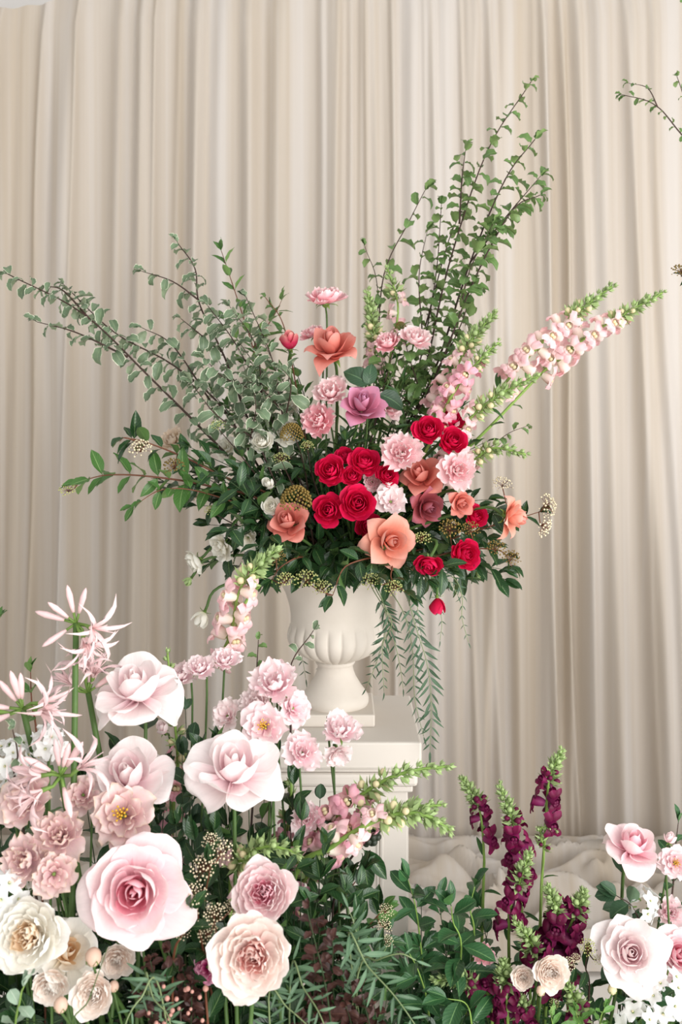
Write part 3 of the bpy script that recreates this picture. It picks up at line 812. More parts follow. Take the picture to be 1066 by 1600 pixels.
for (x, y, w, D, n, sd, lab) in [
  (670, 671, 50, 1.71, (-.1, .9, .45), 1, 'crimson red spray rose, upper of the trio beside the pink snapdragons'),
  (708, 688, 48, 1.70, (.2, .9, .35), 2, 'crimson red spray rose, lowest of the trio beside the pink snapdragons'),
  (706, 655, 40, 1.75, (.3, .6, .7), 3, 'crimson red spray rose, rearmost of the trio beside the pink snapdragons'),
  (516, 735, 52, 1.69, (-.2, .9, .35), 2, None), (570, 721, 50, 1.70, (.1, .8, .55), 3, None), (550, 743, 36, 1.69, (.0, .9, .4), 1, None),
  (540, 712, 36, 1.73, (-.1, .7, .7), 2, None), (605, 742, 40, 1.70, (.3, .85, .3), 1, None),
  (513, 797, 52, 1.68, (-.15, .95, .2), 3, None), (559, 786, 60, 1.67, (.1, .95, .2), 4, None),
  (576, 822, 44, 1.73, (.1, .8, -.1), 3, None),
  (671, 883, 46, 1.62, (-.1, .7, -.5), 1, 'crimson red rose facing down below the big pale coral rose'),
  (728, 866, 54, 1.65, (.3, .6, .1), 2, 'crimson red rose half hidden by viburnum leaves low in the urn'),
  (744, 806, 38, 1.69, (.3, .7, .3), 3, 'crimson red rose mostly hidden behind the dusky roses')]:
    U('spray_rose', lab or 'crimson red spray rose in the tight cluster at the centre of the urn', x, y, w, D, n, 'spray', 'red', sd, None if lab else RS)
U('spray_rose', 'red rosebud hanging lowest, among the trailing fronds', 684, 941, 38, 1.70, (.1, .25, -.9), 'bud', 'red', 1)
U('lisianthus', 'round speckled pink lisianthus between the two groups of red roses', 628, 706, 70, 1.67, (-.05, .95, .3), 'frill', 'frill_speck', 4)
U('lisianthus', 'speckled pink lisianthus with an orange heart below the red trio', 717, 734, 64, 1.67, (.2, .95, .15), 'frill', 'frill_speck', 5)
U('lisianthus', 'whitish pink lisianthus right above the big pale coral rose', 611, 781, 54, 1.68, (.0, .85, .4), 'loose', 'frill_white', 1)
U('lisianthus', 'small speckled lisianthus squeezed between the red roses', 582, 752, 34, 1.72, (.1, .9, .2), 'frill', 'frill_speck', 1)
U('rose', 'coral rose half hidden behind the speckled pink lisianthus blooms', 658, 742, 78, 1.72, (-.3, .7, .5), 'star', 'coral', 3)
U('rose', 'dusky mauve coral rose in the shade below the coral one', 668, 793, 66, 1.71, (.4, .8, -.1), 'star', 'dusky', 4)
U('rose', 'small coral rose wedged beside dark leaves under the orange-hearted lisianthus', 721, 786, 48, 1.67, (.3, .8, -.2), 'star', 'coral', 2)
U('rose', 'big pale coral rose at the front of the urn, petals spread like a star', 611, 846, 92, 1.64, (.25, .95, .1), 'star', 'coral_pale', 5, roll=1.1)
U('rose', 'coral rose turned sideways at the outer edge beside white viburnum', 803, 808, 66, 1.66, (.75, .45, -.15), 'star', 'coral_pale', 1)
U('rose', 'coral rose below the gold skimmia cone, beside the white spray roses', 450, 815, 76, 1.68, (-.2, .8, .5), 'star', 'coral', 6)
WS = 'white spray roses on the shaded side of the urn'
for (x, y, w, D, n, kd, lab) in [
  (409, 689, 42, 1.76, (-.2, .85, .4), 'spray', 'ivory spray rose right below the variegated leaves'),
  (449, 676, 46, 1.80, (.1, .8, .4), 'spray', 'ivory spray rose half covered by a gold skimmia cone'),
  (452, 632, 40, 1.84, (-.2, .7, .6), 'loose', 'ivory bloom behind the frilly pink lisianthus stems'),
  (424, 790, 32, 1.70, (-.1, .95, .2), 'spray', 'small ivory rosebud just above the lone coral rose'),
  (421, 757, 28, 1.72, (-.2, .8, .5), 'bud', 'small ivory rosebud beside the gold skimmia cone'),
  (384, 842, 48, 1.72, (-.4, .8, -.2), 'loose', 'open ivory bloom above the low pink snapdragon'),
  (343, 856, 50, 1.76, (-.6, .6, -.2), 'loose', 'open ivory bloom between dark leaves beside the outermost white rose'),
  (304, 879, 46, 1.76, (-.75, .35, -.45), 'spray', 'white rose nodding outermost below the leafy viburnum branch'),
  (316, 962, 36, 1.76, (-.45, .4, -.75), 'bud', 'white rosebud hanging low beside the pink snapdragon'),
  (293, 770, 40, 1.84, (-.4, .7, .1), 'loose', 'beige fading bloom under the leafy viburnum branch'),
  (268, 686, 46, 1.95, (-.4, .6, .5), 'frill', 'beige hydrangea-like bloom behind the leafy viburnum branch'),
  (352, 700, 40, 1.86, (-.4, .7, .2), 'loose', 'ivory bloom deep among the dark leaves below variegated branches')]:
    U('spray_rose' if kd != 'frill' else 'lisianthus', lab, x, y, w, D, n, kd, 'ivory' if 'beige' not in lab else 'beige', 1 + x % 3)
U('rosebud', 'tiny green rosebud dangling under the nodding white rose', 296, 906, 20, 1.75, (-.6, .3, -.6), 'bud', 'snap_bud', 1)
U('rosebud', 'green rosebud on a thin stalk under the viburnum leaves by the low red roses', 747, 896, 16, 1.70, (.8, .3, -.3), 'bud', 'snap_bud', 1)

# snapdragons of the urn
SP = 'snap_pink'; SB = 'snap_blush'
def upts(*pp): return [ub()] + [at(*p) for p in pp]
snapdragon('pink snapdragon reaching far out, shorter of the long slanting pair', upts((700, 700, 1.78), (810, 575, 1.74), (880, 505, 1.72), (957, 447, 1.70)), SB, 13, .040, .66, .90, 20, .011, 12, .05)
snapdragon('pink snapdragon reaching farthest out, longest of the slanting pair', upts((720, 710, 1.82), (850, 580, 1.80), (935, 515, 1.78), (1036, 457, 1.76)), SB, 13, .040, .68, .90, 20, .011, 10, .045)
snapdragon('pink snapdragon with a hooked green tip beside the tall twigs', upts((640, 720, 1.80), (700, 600, 1.78), (738, 530, 1.77), (773, 490, 1.76)), SB, 10, .036, .62, .86, 22, .012, 6, .05)
snapdragon('pink snapdragon with dense rosy florets in front of the slanting pair', upts((650, 730, 1.77), (705, 620, 1.74), (752, 560, 1.72), (780, 535, 1.71)), SP, 11, .038, .62, .90, 14, .010, 6, .05)
snapdragon('pale snapdragon leaning out just above the red trio of roses', upts((680, 740, 1.76), (730, 660, 1.73), (775, 620, 1.71), (838, 588, 1.69)), SB, 9, .034, .55, .80, 24, .012, 5, .045)
snapdragon('pale snapdragon with green tip beside the red trio, lowest of the slanting ones', upts((680, 770, 1.78), (740, 720, 1.76), (770, 700, 1.74), (822, 710, 1.72)), SB, 7, .032, .5, .78, 18, .011, 5, .04)
snapdragon('green budded snapdragon spike standing behind the pair of lisianthus', upts((560, 700, 1.86), (585, 560, 1.86), (582, 500, 1.86), (574, 455, 1.86)), SB, 5, .030, .70, .84, 26, .012, 8, .045)
snapdragon('thin snapdragon with one row of pale florets below the tall twigs', upts((590, 700, 1.88), (610, 560, 1.88), (622, 480, 1.88), (606, 420, 1.88)), SB, 5, .032, .72, .92, 10, .011, 7, .045)
snapdragon('pink snapdragon arching down over the urn rim with its tip up', [MOUTH + Vector((-.09, -.06, .0)), at(395, 925, 1.64), at(352, 1010, 1.60), at(362, 985, 1.56), at(378, 915, 1.54), at(432, 858, 1.55)], SB, 11, .046, .56, .86, 18, .013, 5, .045)

# ================================================================== urn arrangement: branches
VP = 'pittosporum branches fanning out on the shaded side'
def B(label, pts, twigs=(), **kw):
    return sprig('pittosporum_branch', label, 'branch', upts(*pts), 'pitt', twigs=[[at(*p) for p in t] for t in twigs], mode='alt', spread=60, droop=.35, stem='stem_dark', **dict(kw, size=kw['size'] * 1.48, n=int(kw['n'] * 1.35)))
B('long variegated pittosporum branch slanting out the farthest with bare lower stem', [(430, 790, 1.86), (330, 685, 1.86), (235, 590, 1.84), (130, 490, 1.82), (12, 428, 1.80)],
  [[(200, 558, 1.83), (120, 520, 1.81), (58, 503, 1.80)], [(140, 498, 1.82), (100, 455, 1.83), (75, 447, 1.83)]], n=44, size=.029, start=.36, twig_n=(12, 9), stem_r=.0034)
B('variegated pittosporum branch close above the long slanting one', [(430, 770, 1.9), (350, 640, 1.9), (270, 570, 1.88), (180, 520, 1.86), (100, 445, 1.85)],
  [[(330, 628, 1.9), (270, 540, 1.87), (222, 512, 1.86)]], n=46, size=.029, start=.38, twig_n=16, stem_r=.003)
B('variegated pittosporum branch forking into two airy tips', [(440, 760, 1.9), (390, 660, 1.88), (352, 560, 1.86), (312, 475, 1.84), (305, 420, 1.84), (278, 380, 1.84)],
  [[(312, 470, 1.84), (270, 440, 1.83), (222, 424, 1.82)], [(345, 550, 1.86), (310, 520, 1.83), (283, 498, 1.82)]], n=34, size=.030, start=.42, twig_n=(8, 8), stem_r=.003)
B('bushy variegated pittosporum branch standing upright beside the dark viburnum', [(450, 740, 1.84), (420, 640, 1.82), (370, 540, 1.80), (325, 478, 1.80)],
  [[(400, 610, 1.8), (350, 590, 1.78), (320, 560, 1.78)], [(410, 620, 1.8), (400, 540, 1.79), (360, 480, 1.8)]], n=36, size=.031, start=.42, twig_n=(14, 16), stem_r=.0026)
B('variegated pittosporum branch nearest the hot pink bud', [(460, 730, 1.82), (440, 640, 1.80), (425, 560, 1.78), (385, 465, 1.80)],
  [[(440, 640, 1.80), (400, 600, 1.77), (370, 600, 1.76)], [(445, 660, 1.79), (455, 600, 1.76), (440, 575, 1.75)]], n=26, size=.032, start=.42, twig_n=(12, 8), stem_r=.0024)
B('low variegated pittosporum branch in front of the ivory roses', [(440, 770, 1.78), (400, 690, 1.77), (340, 650, 1.76), (300, 600, 1.76)],
  [[(390, 690, 1.77), (400, 640, 1.75), (395, 600, 1.75)]], n=26, size=.031, start=.4, twig_n=12, stem_r=.0024)
sprig('viburnum_branch', 'upright dark green viburnum branch topping the variegated foliage', 'branch', upts((440, 720, 1.92), (400, 560, 1.92), (372, 470, 1.92), (346, 392, 1.92)), 'vib_lite', n=26, size=.052, start=.42, spread=45, droop=0,
      twigs=[[at(395, 545, 1.92), at(430, 490, 1.91), at(440, 470, 1.9)]], twig_n=6, stem='stem_red')
sprig('bare_twig', 'thin bare twig with few leaves beside the hot pink bud', 'branch', upts((480, 700, 1.88), (455, 560, 1.88), (440, 500, 1.88), (415, 465, 1.88)), 'twigleaf', n=8, size=.026, start=.6, mode='alt', stem='stem_red')

def T(label, pts, twigs=(), n=36, **kw):
    kw['size'] = kw.get('size', .0235) * 1.72
    return sprig('twiggy_branch', label, 'branch', upts(*pts), 'twigleaf', n=n, twigs=[[at(*p) for p in t] for t in twigs], mode='alt', spread=62, droop=.15, stem='stem_dark', **kw)
T('tallest green leafy twig branch rising above everything', [(600, 720, 1.88), (660, 590, 1.88), (700, 420, 1.88), (760, 240, 1.88), (830, 128, 1.88)], [[(718, 350, 1.88), (722, 280, 1.87), (728, 232, 1.87)]], 50, start=.40, twig_n=13, stem_r=.003)
T('green twig branch with pale tip, second tallest', [(605, 720, 1.86), (675, 590, 1.85), (735, 410, 1.84), (790, 280, 1.83), (836, 218, 1.83)], [[(735, 410, 1.84), (790, 340, 1.83), (845, 275, 1.82)]], 44, start=.42, twig_n=18, stem_r=.003, size=.026)
T('green twig branch leaning beside the second tallest', [(610, 730, 1.84), (680, 590, 1.82), (740, 440, 1.81), (800, 330, 1.80), (844, 305, 1.80)], [[(720, 480, 1.81), (735, 420, 1.80), (770, 350, 1.80)]], 38, start=.42, twig_n=15, stem_r=.0028, size=.026)
T('short straight green twig branch in the middle of the twigs', [(600, 730, 1.9), (650, 590, 1.9), (680, 440, 1.9), (690, 320, 1.9)], [[(665, 510, 1.9), (700, 380, 1.9), (722, 330, 1.9)], [(660, 520, 1.9), (655, 430, 1.89), (668, 360, 1.89)]], 34, start=.42, twig_n=(14, 12), stem_r=.0024)
T('green twig branch arching over the speckled lisianthus pair', [(580, 740, 1.9), (590, 560, 1.92), (600, 430, 1.92), (640, 345, 1.92), (664, 298, 1.92)], (), 20, start=.48, stem_r=.0022, size=.028)
T('thin shortest twig between pink carnation-like bloom and snapdragon spike', [(575, 740, 1.92), (585, 580, 1.93), (590, 450, 1.93), (570, 385, 1.93)], (), 14, start=.62, stem_r=.0018, size=.019)
T('bushy green twig branch low beside the snapdragons', [(610, 740, 1.86), (660, 620, 1.84), (715, 520, 1.83), (742, 440, 1.83)], [[(660, 620, 1.84), (640, 560, 1.83), (630, 520, 1.83)], [(650, 640, 1.84), (600, 590, 1.84), (598, 560, 1.84)]], 34, start=.35, twig_n=(14, 12), stem_r=.0024, size=.026)
T('thin wispy twig sticking out under the lowest slanting snapdragon', [(650, 780, 1.8), (740, 720, 1.78), (790, 680, 1.77), (822, 666, 1.77)], (), 14, start=.6, stem_r=.0014, size=.014)

VL = 'viburnum_branch'
def C(x, y, D, r, m='bud_cream', d=(0, -.6, .8), cone=False): return (at(x, y, D), d, px(r, D), m, cone)
sprig(VL, 'leafy viburnum branch reaching out low with a pale leaf at its forked tip', 'branch', upts((420, 790, 1.76), (330, 760, 1.74), (240, 745, 1.72), (170, 742, 1.71), (125, 752, 1.70)), 'vib_lite', n=22, size=.064, start=.5, spread=60, droop=.1, stem='stem_red',
      clusters=[C(107, 768, 1.70, 15, 'bud_green')], stem_r=.0028, taper=.2)
sprig(VL, 'viburnum branch with pinkish bud heads reaching out above the low leafy one', 'branch', upts((430, 780, 1.78), (350, 745, 1.76), (290, 715, 1.74), (225, 690, 1.73), (192, 684, 1.72)), 'vib', n=24, size=.062, start=.35, spread=55, stem='stem_red',
      clusters=[C(220, 706, 1.71, 20, 'bud_cream'), C(272, 733, 1.71, 18, 'bud_gold')], stem_r=.0028, tip=False,
      twigs=[[at(215, 690, 1.73), at(195, 684, 1.72), at(187, 690, 1.72)]], twig_n=4)
put = sprig(VL, 'viburnum branch drooping below the leafy outstretched one', 'branch', upts((420, 810, 1.74), (320, 770, 1.72), (255, 765, 1.70), (210, 790, 1.69)), 'vib_lite', n=16, size=.052, start=.5, stem='stem_red', stem_r=.002)
sprig(VL, 'viburnum branch with white flower head at the outer edge beside the sideways coral rose', 'branch', upts((650, 860, 1.76), (740, 830, 1.74), (810, 810, 1.72), (842, 800, 1.71)), 'vib', n=16, size=.050, start=.35, stem='stem_red',
      clusters=[C(850, 790, 1.70, 20, 'bud_cream', (.7, -.6, .2)), C(845, 820, 1.70, 18, 'bud_cream', (.7, -.6, -.3)), C(785, 760, 1.74, 16, 'bud_cream')])
sprig(VL, 'viburnum branch with brownish bud heads drooping at the outer edge', 'branch', upts((640, 880, 1.72), (720, 860, 1.70), (780, 860, 1.68), (800, 885, 1.67)), 'vib', n=16, size=.052, start=.3, stem='stem_red',
      clusters=[C(775, 860, 1.66, 17, 'bud_gold'), C(798, 875, 1.66, 16, 'bud_gold'), C(703, 830, 1.65, 20, 'bud_gold'), C(735, 830, 1.65, 16, 'bud_gold')])
sprig(VL, 'viburnum branch with green bud heads in the middle of the urn rim', 'branch', [MOUTH + Vector((.03, -.05, .02)), at(590, 870, 1.66), at(540, 885, 1.62), at(520, 930, 1.60)], 'vib', n=16, size=.055, start=.3, stem='stem_red',
      clusters=[C(480, 910, 1.60, 20, 'bud_green'), C(505, 922, 1.60, 16, 'bud_green')])
sprig(VL, 'viburnum branch with green bud heads over the rim beside the trailing fronds', 'branch', [MOUTH + Vector((.05, -.05, .02)), at(610, 880, 1.66), at(612, 905, 1.62), at(640, 930, 1.60)], 'vib', n=12, size=.052, start=.3, stem='stem_red',
      clusters=[C(580, 912, 1.60, 17, 'bud_green'), C(615, 922, 1.60, 16, 'bud_green')])
sprig(VL, 'viburnum branch with gold bud heads over the rim above the pink snapdragon', 'branch', [MOUTH + Vector((-.05, -.05, .02)), at(470, 870, 1.66), at(440, 885, 1.63), at(425, 905, 1.61)], 'vib', n=12, size=.050, start=.3, stem='stem_red',
      clusters=[C(432, 875, 1.61, 17, 'bud_gold'), C(447, 910, 1.60, 16, 'bud_green')])
for lab, x, y, r, D in (('round gold-brown skimmia head above the lone coral rose', 463, 768, 27, 1.67), ('gold-brown skimmia head in front of the ivory rose', 456, 668, 20, 1.76),
                        ('gold-green skimmia head behind the speckled lisianthus pair', 626, 506, 10, 1.83)):
    p = at(x, y, D); sprig('skimmia', lab, 'flower', [ub(), p.lerp(MOUTH, .3), p], 'vib', n=4, size=.04, start=.6, clusters=[(p - Vector((0, 0, px(r * .7, D))), (0, -.25, 1), px(r, D), 'bud_gold', True)], tip=False)
for x, y, r, D in ((340, 668, 13, 1.76), (480, 700, 12, 1.74), (440, 720, 14, 1.74), (660, 845, 15, 1.66), (330, 800, 11, 1.72)):
    p = at(x, y, D); sprig('viburnum_sprig', 'small viburnum bud head among the leaves of the urn', 'flower', [ub(), p.lerp(MOUTH, .3), p], 'vib', n=4, size=.045, start=.5, clusters=[(p, (0, -.5, .8), px(r, D), 'bud_green', False)], tip=False, group='small bud heads in the urn')

# dark leafy filler that makes the body of the arrangement
def filler(name, label, group, spots, base, leaf, n, size, D0, D1, bend=.03, **kw):
    for (x, y) in spots:
        D = random.uniform(D0, D1); tipp = at(x, y, D); b = base(tipp); mid = b.lerp(tipp, .55) + Vector((0, 0, bend)) + rv(.015)
        sprig(name, label, 'foliage', [b, mid, tipp], leaf, n=n, size=size, start=kw.get('start', .35), spread=kw.get('spread', 55), droop=kw.get('droop', .12), group=group, stem=kw.get('stem', 'stem_deep'), stem_r=.0018)
rng = random.Random(5)
spots = []
while len(spots) < 58:
    a = rng.uniform(-.25, math.pi + .25); r = math.sqrt(rng.uniform(.08, 1))
    x = 560 + math.cos(a) * r * 235; y = 880 - math.sin(a) * r * 215
    if y < 905: spots.append((x, y))
filler('leaf_sprig', 'dark glossy viburnum leaf sprig filling the urn arrangement', 'dark leaf sprigs in the urn', spots, lambda p: ub(), 'vib', 12, .062, 1.74, 1.92)
rng = random.Random(6)
filler('leaf_sprig', 'dark glossy viburnum leaf sprig spilling over the urn rim', 'dark leaf sprigs over the urn rim', [(430, 880), (470, 900), (505, 905), (545, 900), (580, 905), (625, 895), (668, 905), (700, 890), (745, 880), (400, 860), (380, 800), (350, 770), (375, 740), (330, 730), (350, 830), (405, 820), (760, 840), (790, 800), (540, 870), (600, 890)], lambda p: MOUTH + Vector(((p.x - UX) * .3, -.03, .03)), 'vib', 11, .061, 1.60, 1.72, .03, droop=.35)
filler('leaf_sprig', 'dark glossy viburnum leaf sprig under the outstretched viburnum branch', 'dark leaf sprigs under the viburnum branch', [(290, 735), (275, 770), (310, 790), (330, 820), (320, 745), (345, 705), (300, 700), (365, 850), (260, 755), (350, 780)], lambda p: ub(), 'vib', 12, .060, 1.72, 1.84)
filler('leaf_sprig', 'mid green viburnum sprig behind the variegated branches', 'mid green sprigs behind the variegated branches', [(350, 500), (385, 490), (410, 530), (340, 560), (380, 570), (430, 580), (320, 600), (410, 620), (360, 640), (440, 520)], lambda p: ub(), 'vib_lite', 12, .055, 1.93, 2.0, spread=50)
filler('leaf_sprig', 'small-leaved green sprig behind the speckled lisianthus pair', 'small-leaved sprigs in the urn', [(600, 560), (625, 550), (650, 565), (680, 560), (615, 590), (660, 600), (640, 580), (700, 590), (590, 610), (720, 560)], lambda p: ub(), 'twigleaf', 18, .034, 1.82, 1.92, spread=60)
filler('leaf_sprig', 'mid green leaf sprig standing behind the lisianthus in the urn', 'mid green leaf sprigs in the urn', [(600, 590), (630, 600), (560, 600), (575, 640), (690, 600), (720, 640), (640, 640), (480, 640), (540, 680), (760, 690)], lambda p: ub(), 'snapleaf', 16, .055, 1.80, 1.92)
put_r = thing('rose_leaf_sprig', 'broad dark rose leaves right behind the mauve rose', 'foliage', MOUTH + Vector((0, 0, .02)))
mb = MB(); P = Path([MOUTH + Vector((0, 0, .02)), at(570, 700, 1.8), at(572, 600, 1.78)], 6); mb.tube(P.p, .002, 5); part('stem', mb.mesh('stem', 'stem_green'), put_r)
put_leaf(put_r, 'roseleaf', at(580, 602, 1.77), Vector((-.8, 0, .5)), .055, Vector((.2, -1, .4)))
put_leaf(put_r, 'roseleaf', at(590, 615, 1.765), Vector((.9, 0, -.3)), .055, Vector((.2, -1, .4)))
put_leaf(put_r, 'roseleaf', at(575, 605, 1.77), Vector((.1, 0, 1)), .045, Vector((.2, -1, .4)))

# trailing pepper tree fronds
PF = 'trailing pepper fronds'
for i, (lab, pts, n, sz) in enumerate([
  ('longest pepper frond hanging straight over the pedestal corner', [(600, 900, 1.72), (632, 925, 1.68), (650, 980, 1.66), (668, 1040, 1.65), (674, 1100, 1.65), (672, 1172, 1.65)], 34, .037),
  ('pepper frond curling beside the longest one', [(600, 910, 1.72), (632, 960, 1.67), (645, 1020, 1.66), (648, 1090, 1.66), (662, 1150, 1.66)], 24, .026),
  ('pepper frond drooping close to the urn bowl', [(585, 915, 1.72), (603, 950, 1.68), (612, 975, 1.68), (598, 1010, 1.68), (600, 1080, 1.69)], 24, .028),
  ('short pepper frond bent back against the urn foot', [(580, 915, 1.72), (604, 965, 1.69), (590, 1030, 1.69), (572, 1075, 1.70)], 20, .026),
  ('pepper frond in the gap between urn bowl and longest frond', [(590, 915, 1.72), (612, 985, 1.69), (625, 1040, 1.69), (630, 1075, 1.69)], 20, .024),
  ('thin pepper frond hanging outermost beside the red hanging bud', [(650, 890, 1.74), (705, 900, 1.72), (722, 930, 1.72), (722, 965, 1.72), (732, 1003, 1.72)], 20, .018),
  ('short pepper frond between the longest frond and the red hanging bud', [(630, 890, 1.72), (650, 915, 1.69), (652, 945, 1.69), (658, 990, 1.69)], 18, .024),
  ('short pepper frond just below the red hanging bud', [(650, 890, 1.72), (675, 920, 1.71), (690, 965, 1.71), (688, 1000, 1.71)], 16, .020),
  ('pepper frond spreading under the low red roses', [(620, 880, 1.72), (670, 895, 1.70), (700, 905, 1.69), (715, 930, 1.69)], 18, .024)]):
    frond('pepper_frond', lab, 'foliage', [MOUTH + Vector((.05, -.03, .03))] + [at(*p) for p in pts], 'pepper', n, sz, .42, None, flat=Vector((random.uniform(-.3, .3), -1, .2)))
for (pts, n) in (([(480, 930, 1.95), (470, 1000, 1.98), (478, 1060, 1.98)], 18), ([(500, 930, 1.95), (505, 1000, 1.98), (500, 1070, 1.98)], 18)):
    frond('pepper_frond', 'pepper frond hanging behind the urn stem', 'foliage', [MOUTH + Vector((-.03, .05, .03))] + [at(*p) for p in pts], 'pepper', n, .026, .4, 'fronds behind the urn')

# ================================================================== pale cluster in front of the pedestal
def Lf(name, label, x, y, w, D, n, kind, mat, seed=0, group=None, **kw):
    p = at(x, y, D); return flower(name, label, 'flower', p, px(w, D), n, kind, mat, lb(p.x), seed, group, **kw)
Lf('rose', 'blush rose standing highest, tall closed heart and drooping guard petals', 213, 1072, 128, 1.38, (-.1, .38, .95), 'guard', 'blush', 1, roll=.3, leaves=2)
Lf('rose', 'blush rose with ivory side petals behind the stamened dusty lisianthus', 200, 1212, 130, 1.33, (-.05, .62, .75), 'guard', 'blush', 2, roll=1.2, leaves=1)
Lf('rose', 'largest blush rose with a creamy heart and broad hanging petals', 366, 1198, 138, 1.30, (.05, .5, .86), 'guard', 'blush', 3, roll=2.2, leaves=1)
Lf('rose', 'big soft pink rose facing forward with a deep pink heart', 210, 1394, 158, 1.17, (.12, .93, .30), 'open', 'blush_deep', 1, leaves=1)
Lf('garden_rose', 'quartered blush garden rose just above the creamy peach one', 411, 1394, 98, 1.21, (-.05, .85, .45), 'garden', 'garden_pink', 1)
Lf('garden_rose', 'creamy peach garden rose packed with petals, beside copper leaves', 394, 1496, 126, 1.14, (.02, .93, .30), 'garden', 'garden', 2)
Lf('garden_rose', 'creamy white garden rose with an apricot heart', 42, 1462, 116, 1.16, (-.1, .9, .35), 'garden', 'cream', 3)
Lf('rose', 'loose white rose with broad folded petals beside the creamy white garden rose', 108, 1486, 96, 1.22, (.35, .6, .5), 'guard', 'cream', 4)
for (x, y, w, D, n, lab) in [
  (145, 1553, 66, 1.17, (.0, .95, .3), 'peach white spray rose crossed by a thin stalk'),
  (78, 1543, 58, 1.20, (.0, .9, -.1), 'peach white spray rose half under the creamy white rose'),
  (182, 1502, 52, 1.25, (.1, .85, .1), 'peach white spray rose below the big soft pink rose')]:
    Lf('spray_rose', lab, x, y, w, D, n, 'garden', 'peach', 4)
def ball_bud(label, x, y, r, D, base, mat='bud_peach', group=None):
    p = at(x, y, D); root = thing('rosebud', label, 'flower', base, group); mb = MB(); mb.ball((0, 0, 0), 1, 0, 12, 8, 1.1); R = px(r, D)
    for q in range(5):
        a = q * 2 * math.pi / 5 + .3; c, s = math.cos(a), math.sin(a)
        mb.add([(.3 * c, .3 * s, -1.1), (.85 * c - .35 * s, .85 * s + .35 * c, -.65), (1.15 * c, 1.15 * s, .05), (.85 * c + .35 * s, .85 * s - .35 * c, -.65)], [(0, 1, 2, 3)], None, 1)
    part('bud', mb.mesh('bud', [mat, 'sepal']), root, Matrix.Translation(p) @ Matrix.Scale(R, 4))
    mb = MB(); mb.tube(Path([base, base.lerp(p, .6), p - Vector((0, 0, R))], 4).p, .0016, 5); part('stem', mb.mesh('stem', 'stem_green'), root)
ball_bud('round brownish peach rosebud between the pink rose and the spray roses', 146, 1495, 13, 1.17, lb(-.3), )
ball_bud('small round peach rosebud at the edge of the sage leaves', 95, 1570, 11, 1.14, lb(-.3))
ball_bud('tiny peach rosebud beside the crossed spray rose', 178, 1541, 8, 1.18, lb(-.28))
Lf('lisianthus', 'dusty pink open lisianthus showing yellow stamens', 190, 1272, 102, 1.25, (.0, .85, .45), 'loose', 'dusty', 1, stamens=True)
for (x, y, w, D, n, kd, sd, lab) in [
  (38, 1248, 92, 1.24, (-.1, .7, .5), 'loose', 2, 'dusty mauve lisianthus under the front nerine umbel'),
  (92, 1302, 84, 1.22, (.1, .7, .6), 'frill', 3, 'dusty mauve lisianthus, uppermost of the crowded trio'),
  (34, 1345, 82, 1.20, (-.2, .85, .4), 'frill', 4, 'dusty mauve lisianthus, outermost of the crowded trio'),
  (84, 1368, 72, 1.19, (.2, .85, .2), 'loose', 3, 'dusty mauve lisianthus, lowest of the crowded trio'),
  (128, 1240, 60, 1.30, (.0, .8, .5), 'loose', 4, 'pale dusty lisianthus hidden between nerine and blush rose')]:
    Lf('lisianthus', lab, x, y, w, D, n, kd, 'dusty', sd)
for (x, y, w, D, n, kd, mt, sd, lab) in [
  (312, 1041, 50, 1.46, (-.1, .5, .8), 'frill', 'frill_pale', 1, 'pale pink frilly lisianthus, middle of the three in a row on thin stems'),
  (352, 1029, 48, 1.47, (.1, .5, .8), 'frill', 'frill_pale', 2, 'pale pink frilly lisianthus, last of the three in a row, below the arching snapdragon'),
  (281, 1053, 48, 1.48, (-.2, .5, .7), 'frill', 'frill_pale', 3, 'pale pink frilly lisianthus, first of the three in a row, touching the highest blush rose'),
  (428, 1064, 84, 1.44, (-.1, .6, .75), 'frill', 'frill_pale', 4, 'pale pink frilly lisianthus on top of the big bunch before the urn'),
  (398, 1098, 60, 1.44, (-.3, .7, .4), 'frill', 'frill_white', 2, 'whitish frilly lisianthus in the big bunch before the urn'),
  (462, 1104, 60, 1.44, (.4, .6, .4), 'loose', 'frill_pale', 2, 'pink tinged lisianthus at the outer side of the big bunch'),
  (412, 1134, 74, 1.40, (-.1, .85, .4), 'loose', 'frill_pale', 1, 'pale pink lisianthus with yellow stamens under the big bunch'),
  (352, 1116, 54, 1.45, (-.3, .7, .5), 'loose', 'frill_white', 3, 'greyish white open lisianthus behind the largest blush rose'),
  (532, 1138, 64, 1.46, (.15, .5, .8), 'frill', 'frill_pale', 5, 'pale pink lisianthus standing before the pedestal cap'),
  (530, 1182, 48, 1.46, (.2, .6, -.3), 'loose', 'frill_white', 4, 'pale lisianthus hanging just under the one before the pedestal cap'),
  (473, 1174, 64, 1.40, (.1, .75, .5), 'frill', 'frill_pale', 1, 'pale pink lisianthus touching the largest blush rose'),
  (479, 1277, 52, 1.40, (.0, .75, .5), 'frill', 'frill_pale', 3, 'small pale pink lisianthus below among dark leaves')]:
    Lf('lisianthus', lab, x, y, w, D, n, kd, mt, sd, stamens='stamens' in lab)
Lf('lisianthus_bud', 'slim pale pink bud deep behind the largest blush rose', 255, 1140, 30, 1.46, (-.1, .5, .8), 'bud', 'frill_pale', 2)
Lf('daisy', 'small magenta hearted pink bloom beside the peach garden rose', 322, 1512, 44, 1.23, (-.2, .85, .3), 'loose', 'magenta', 1)

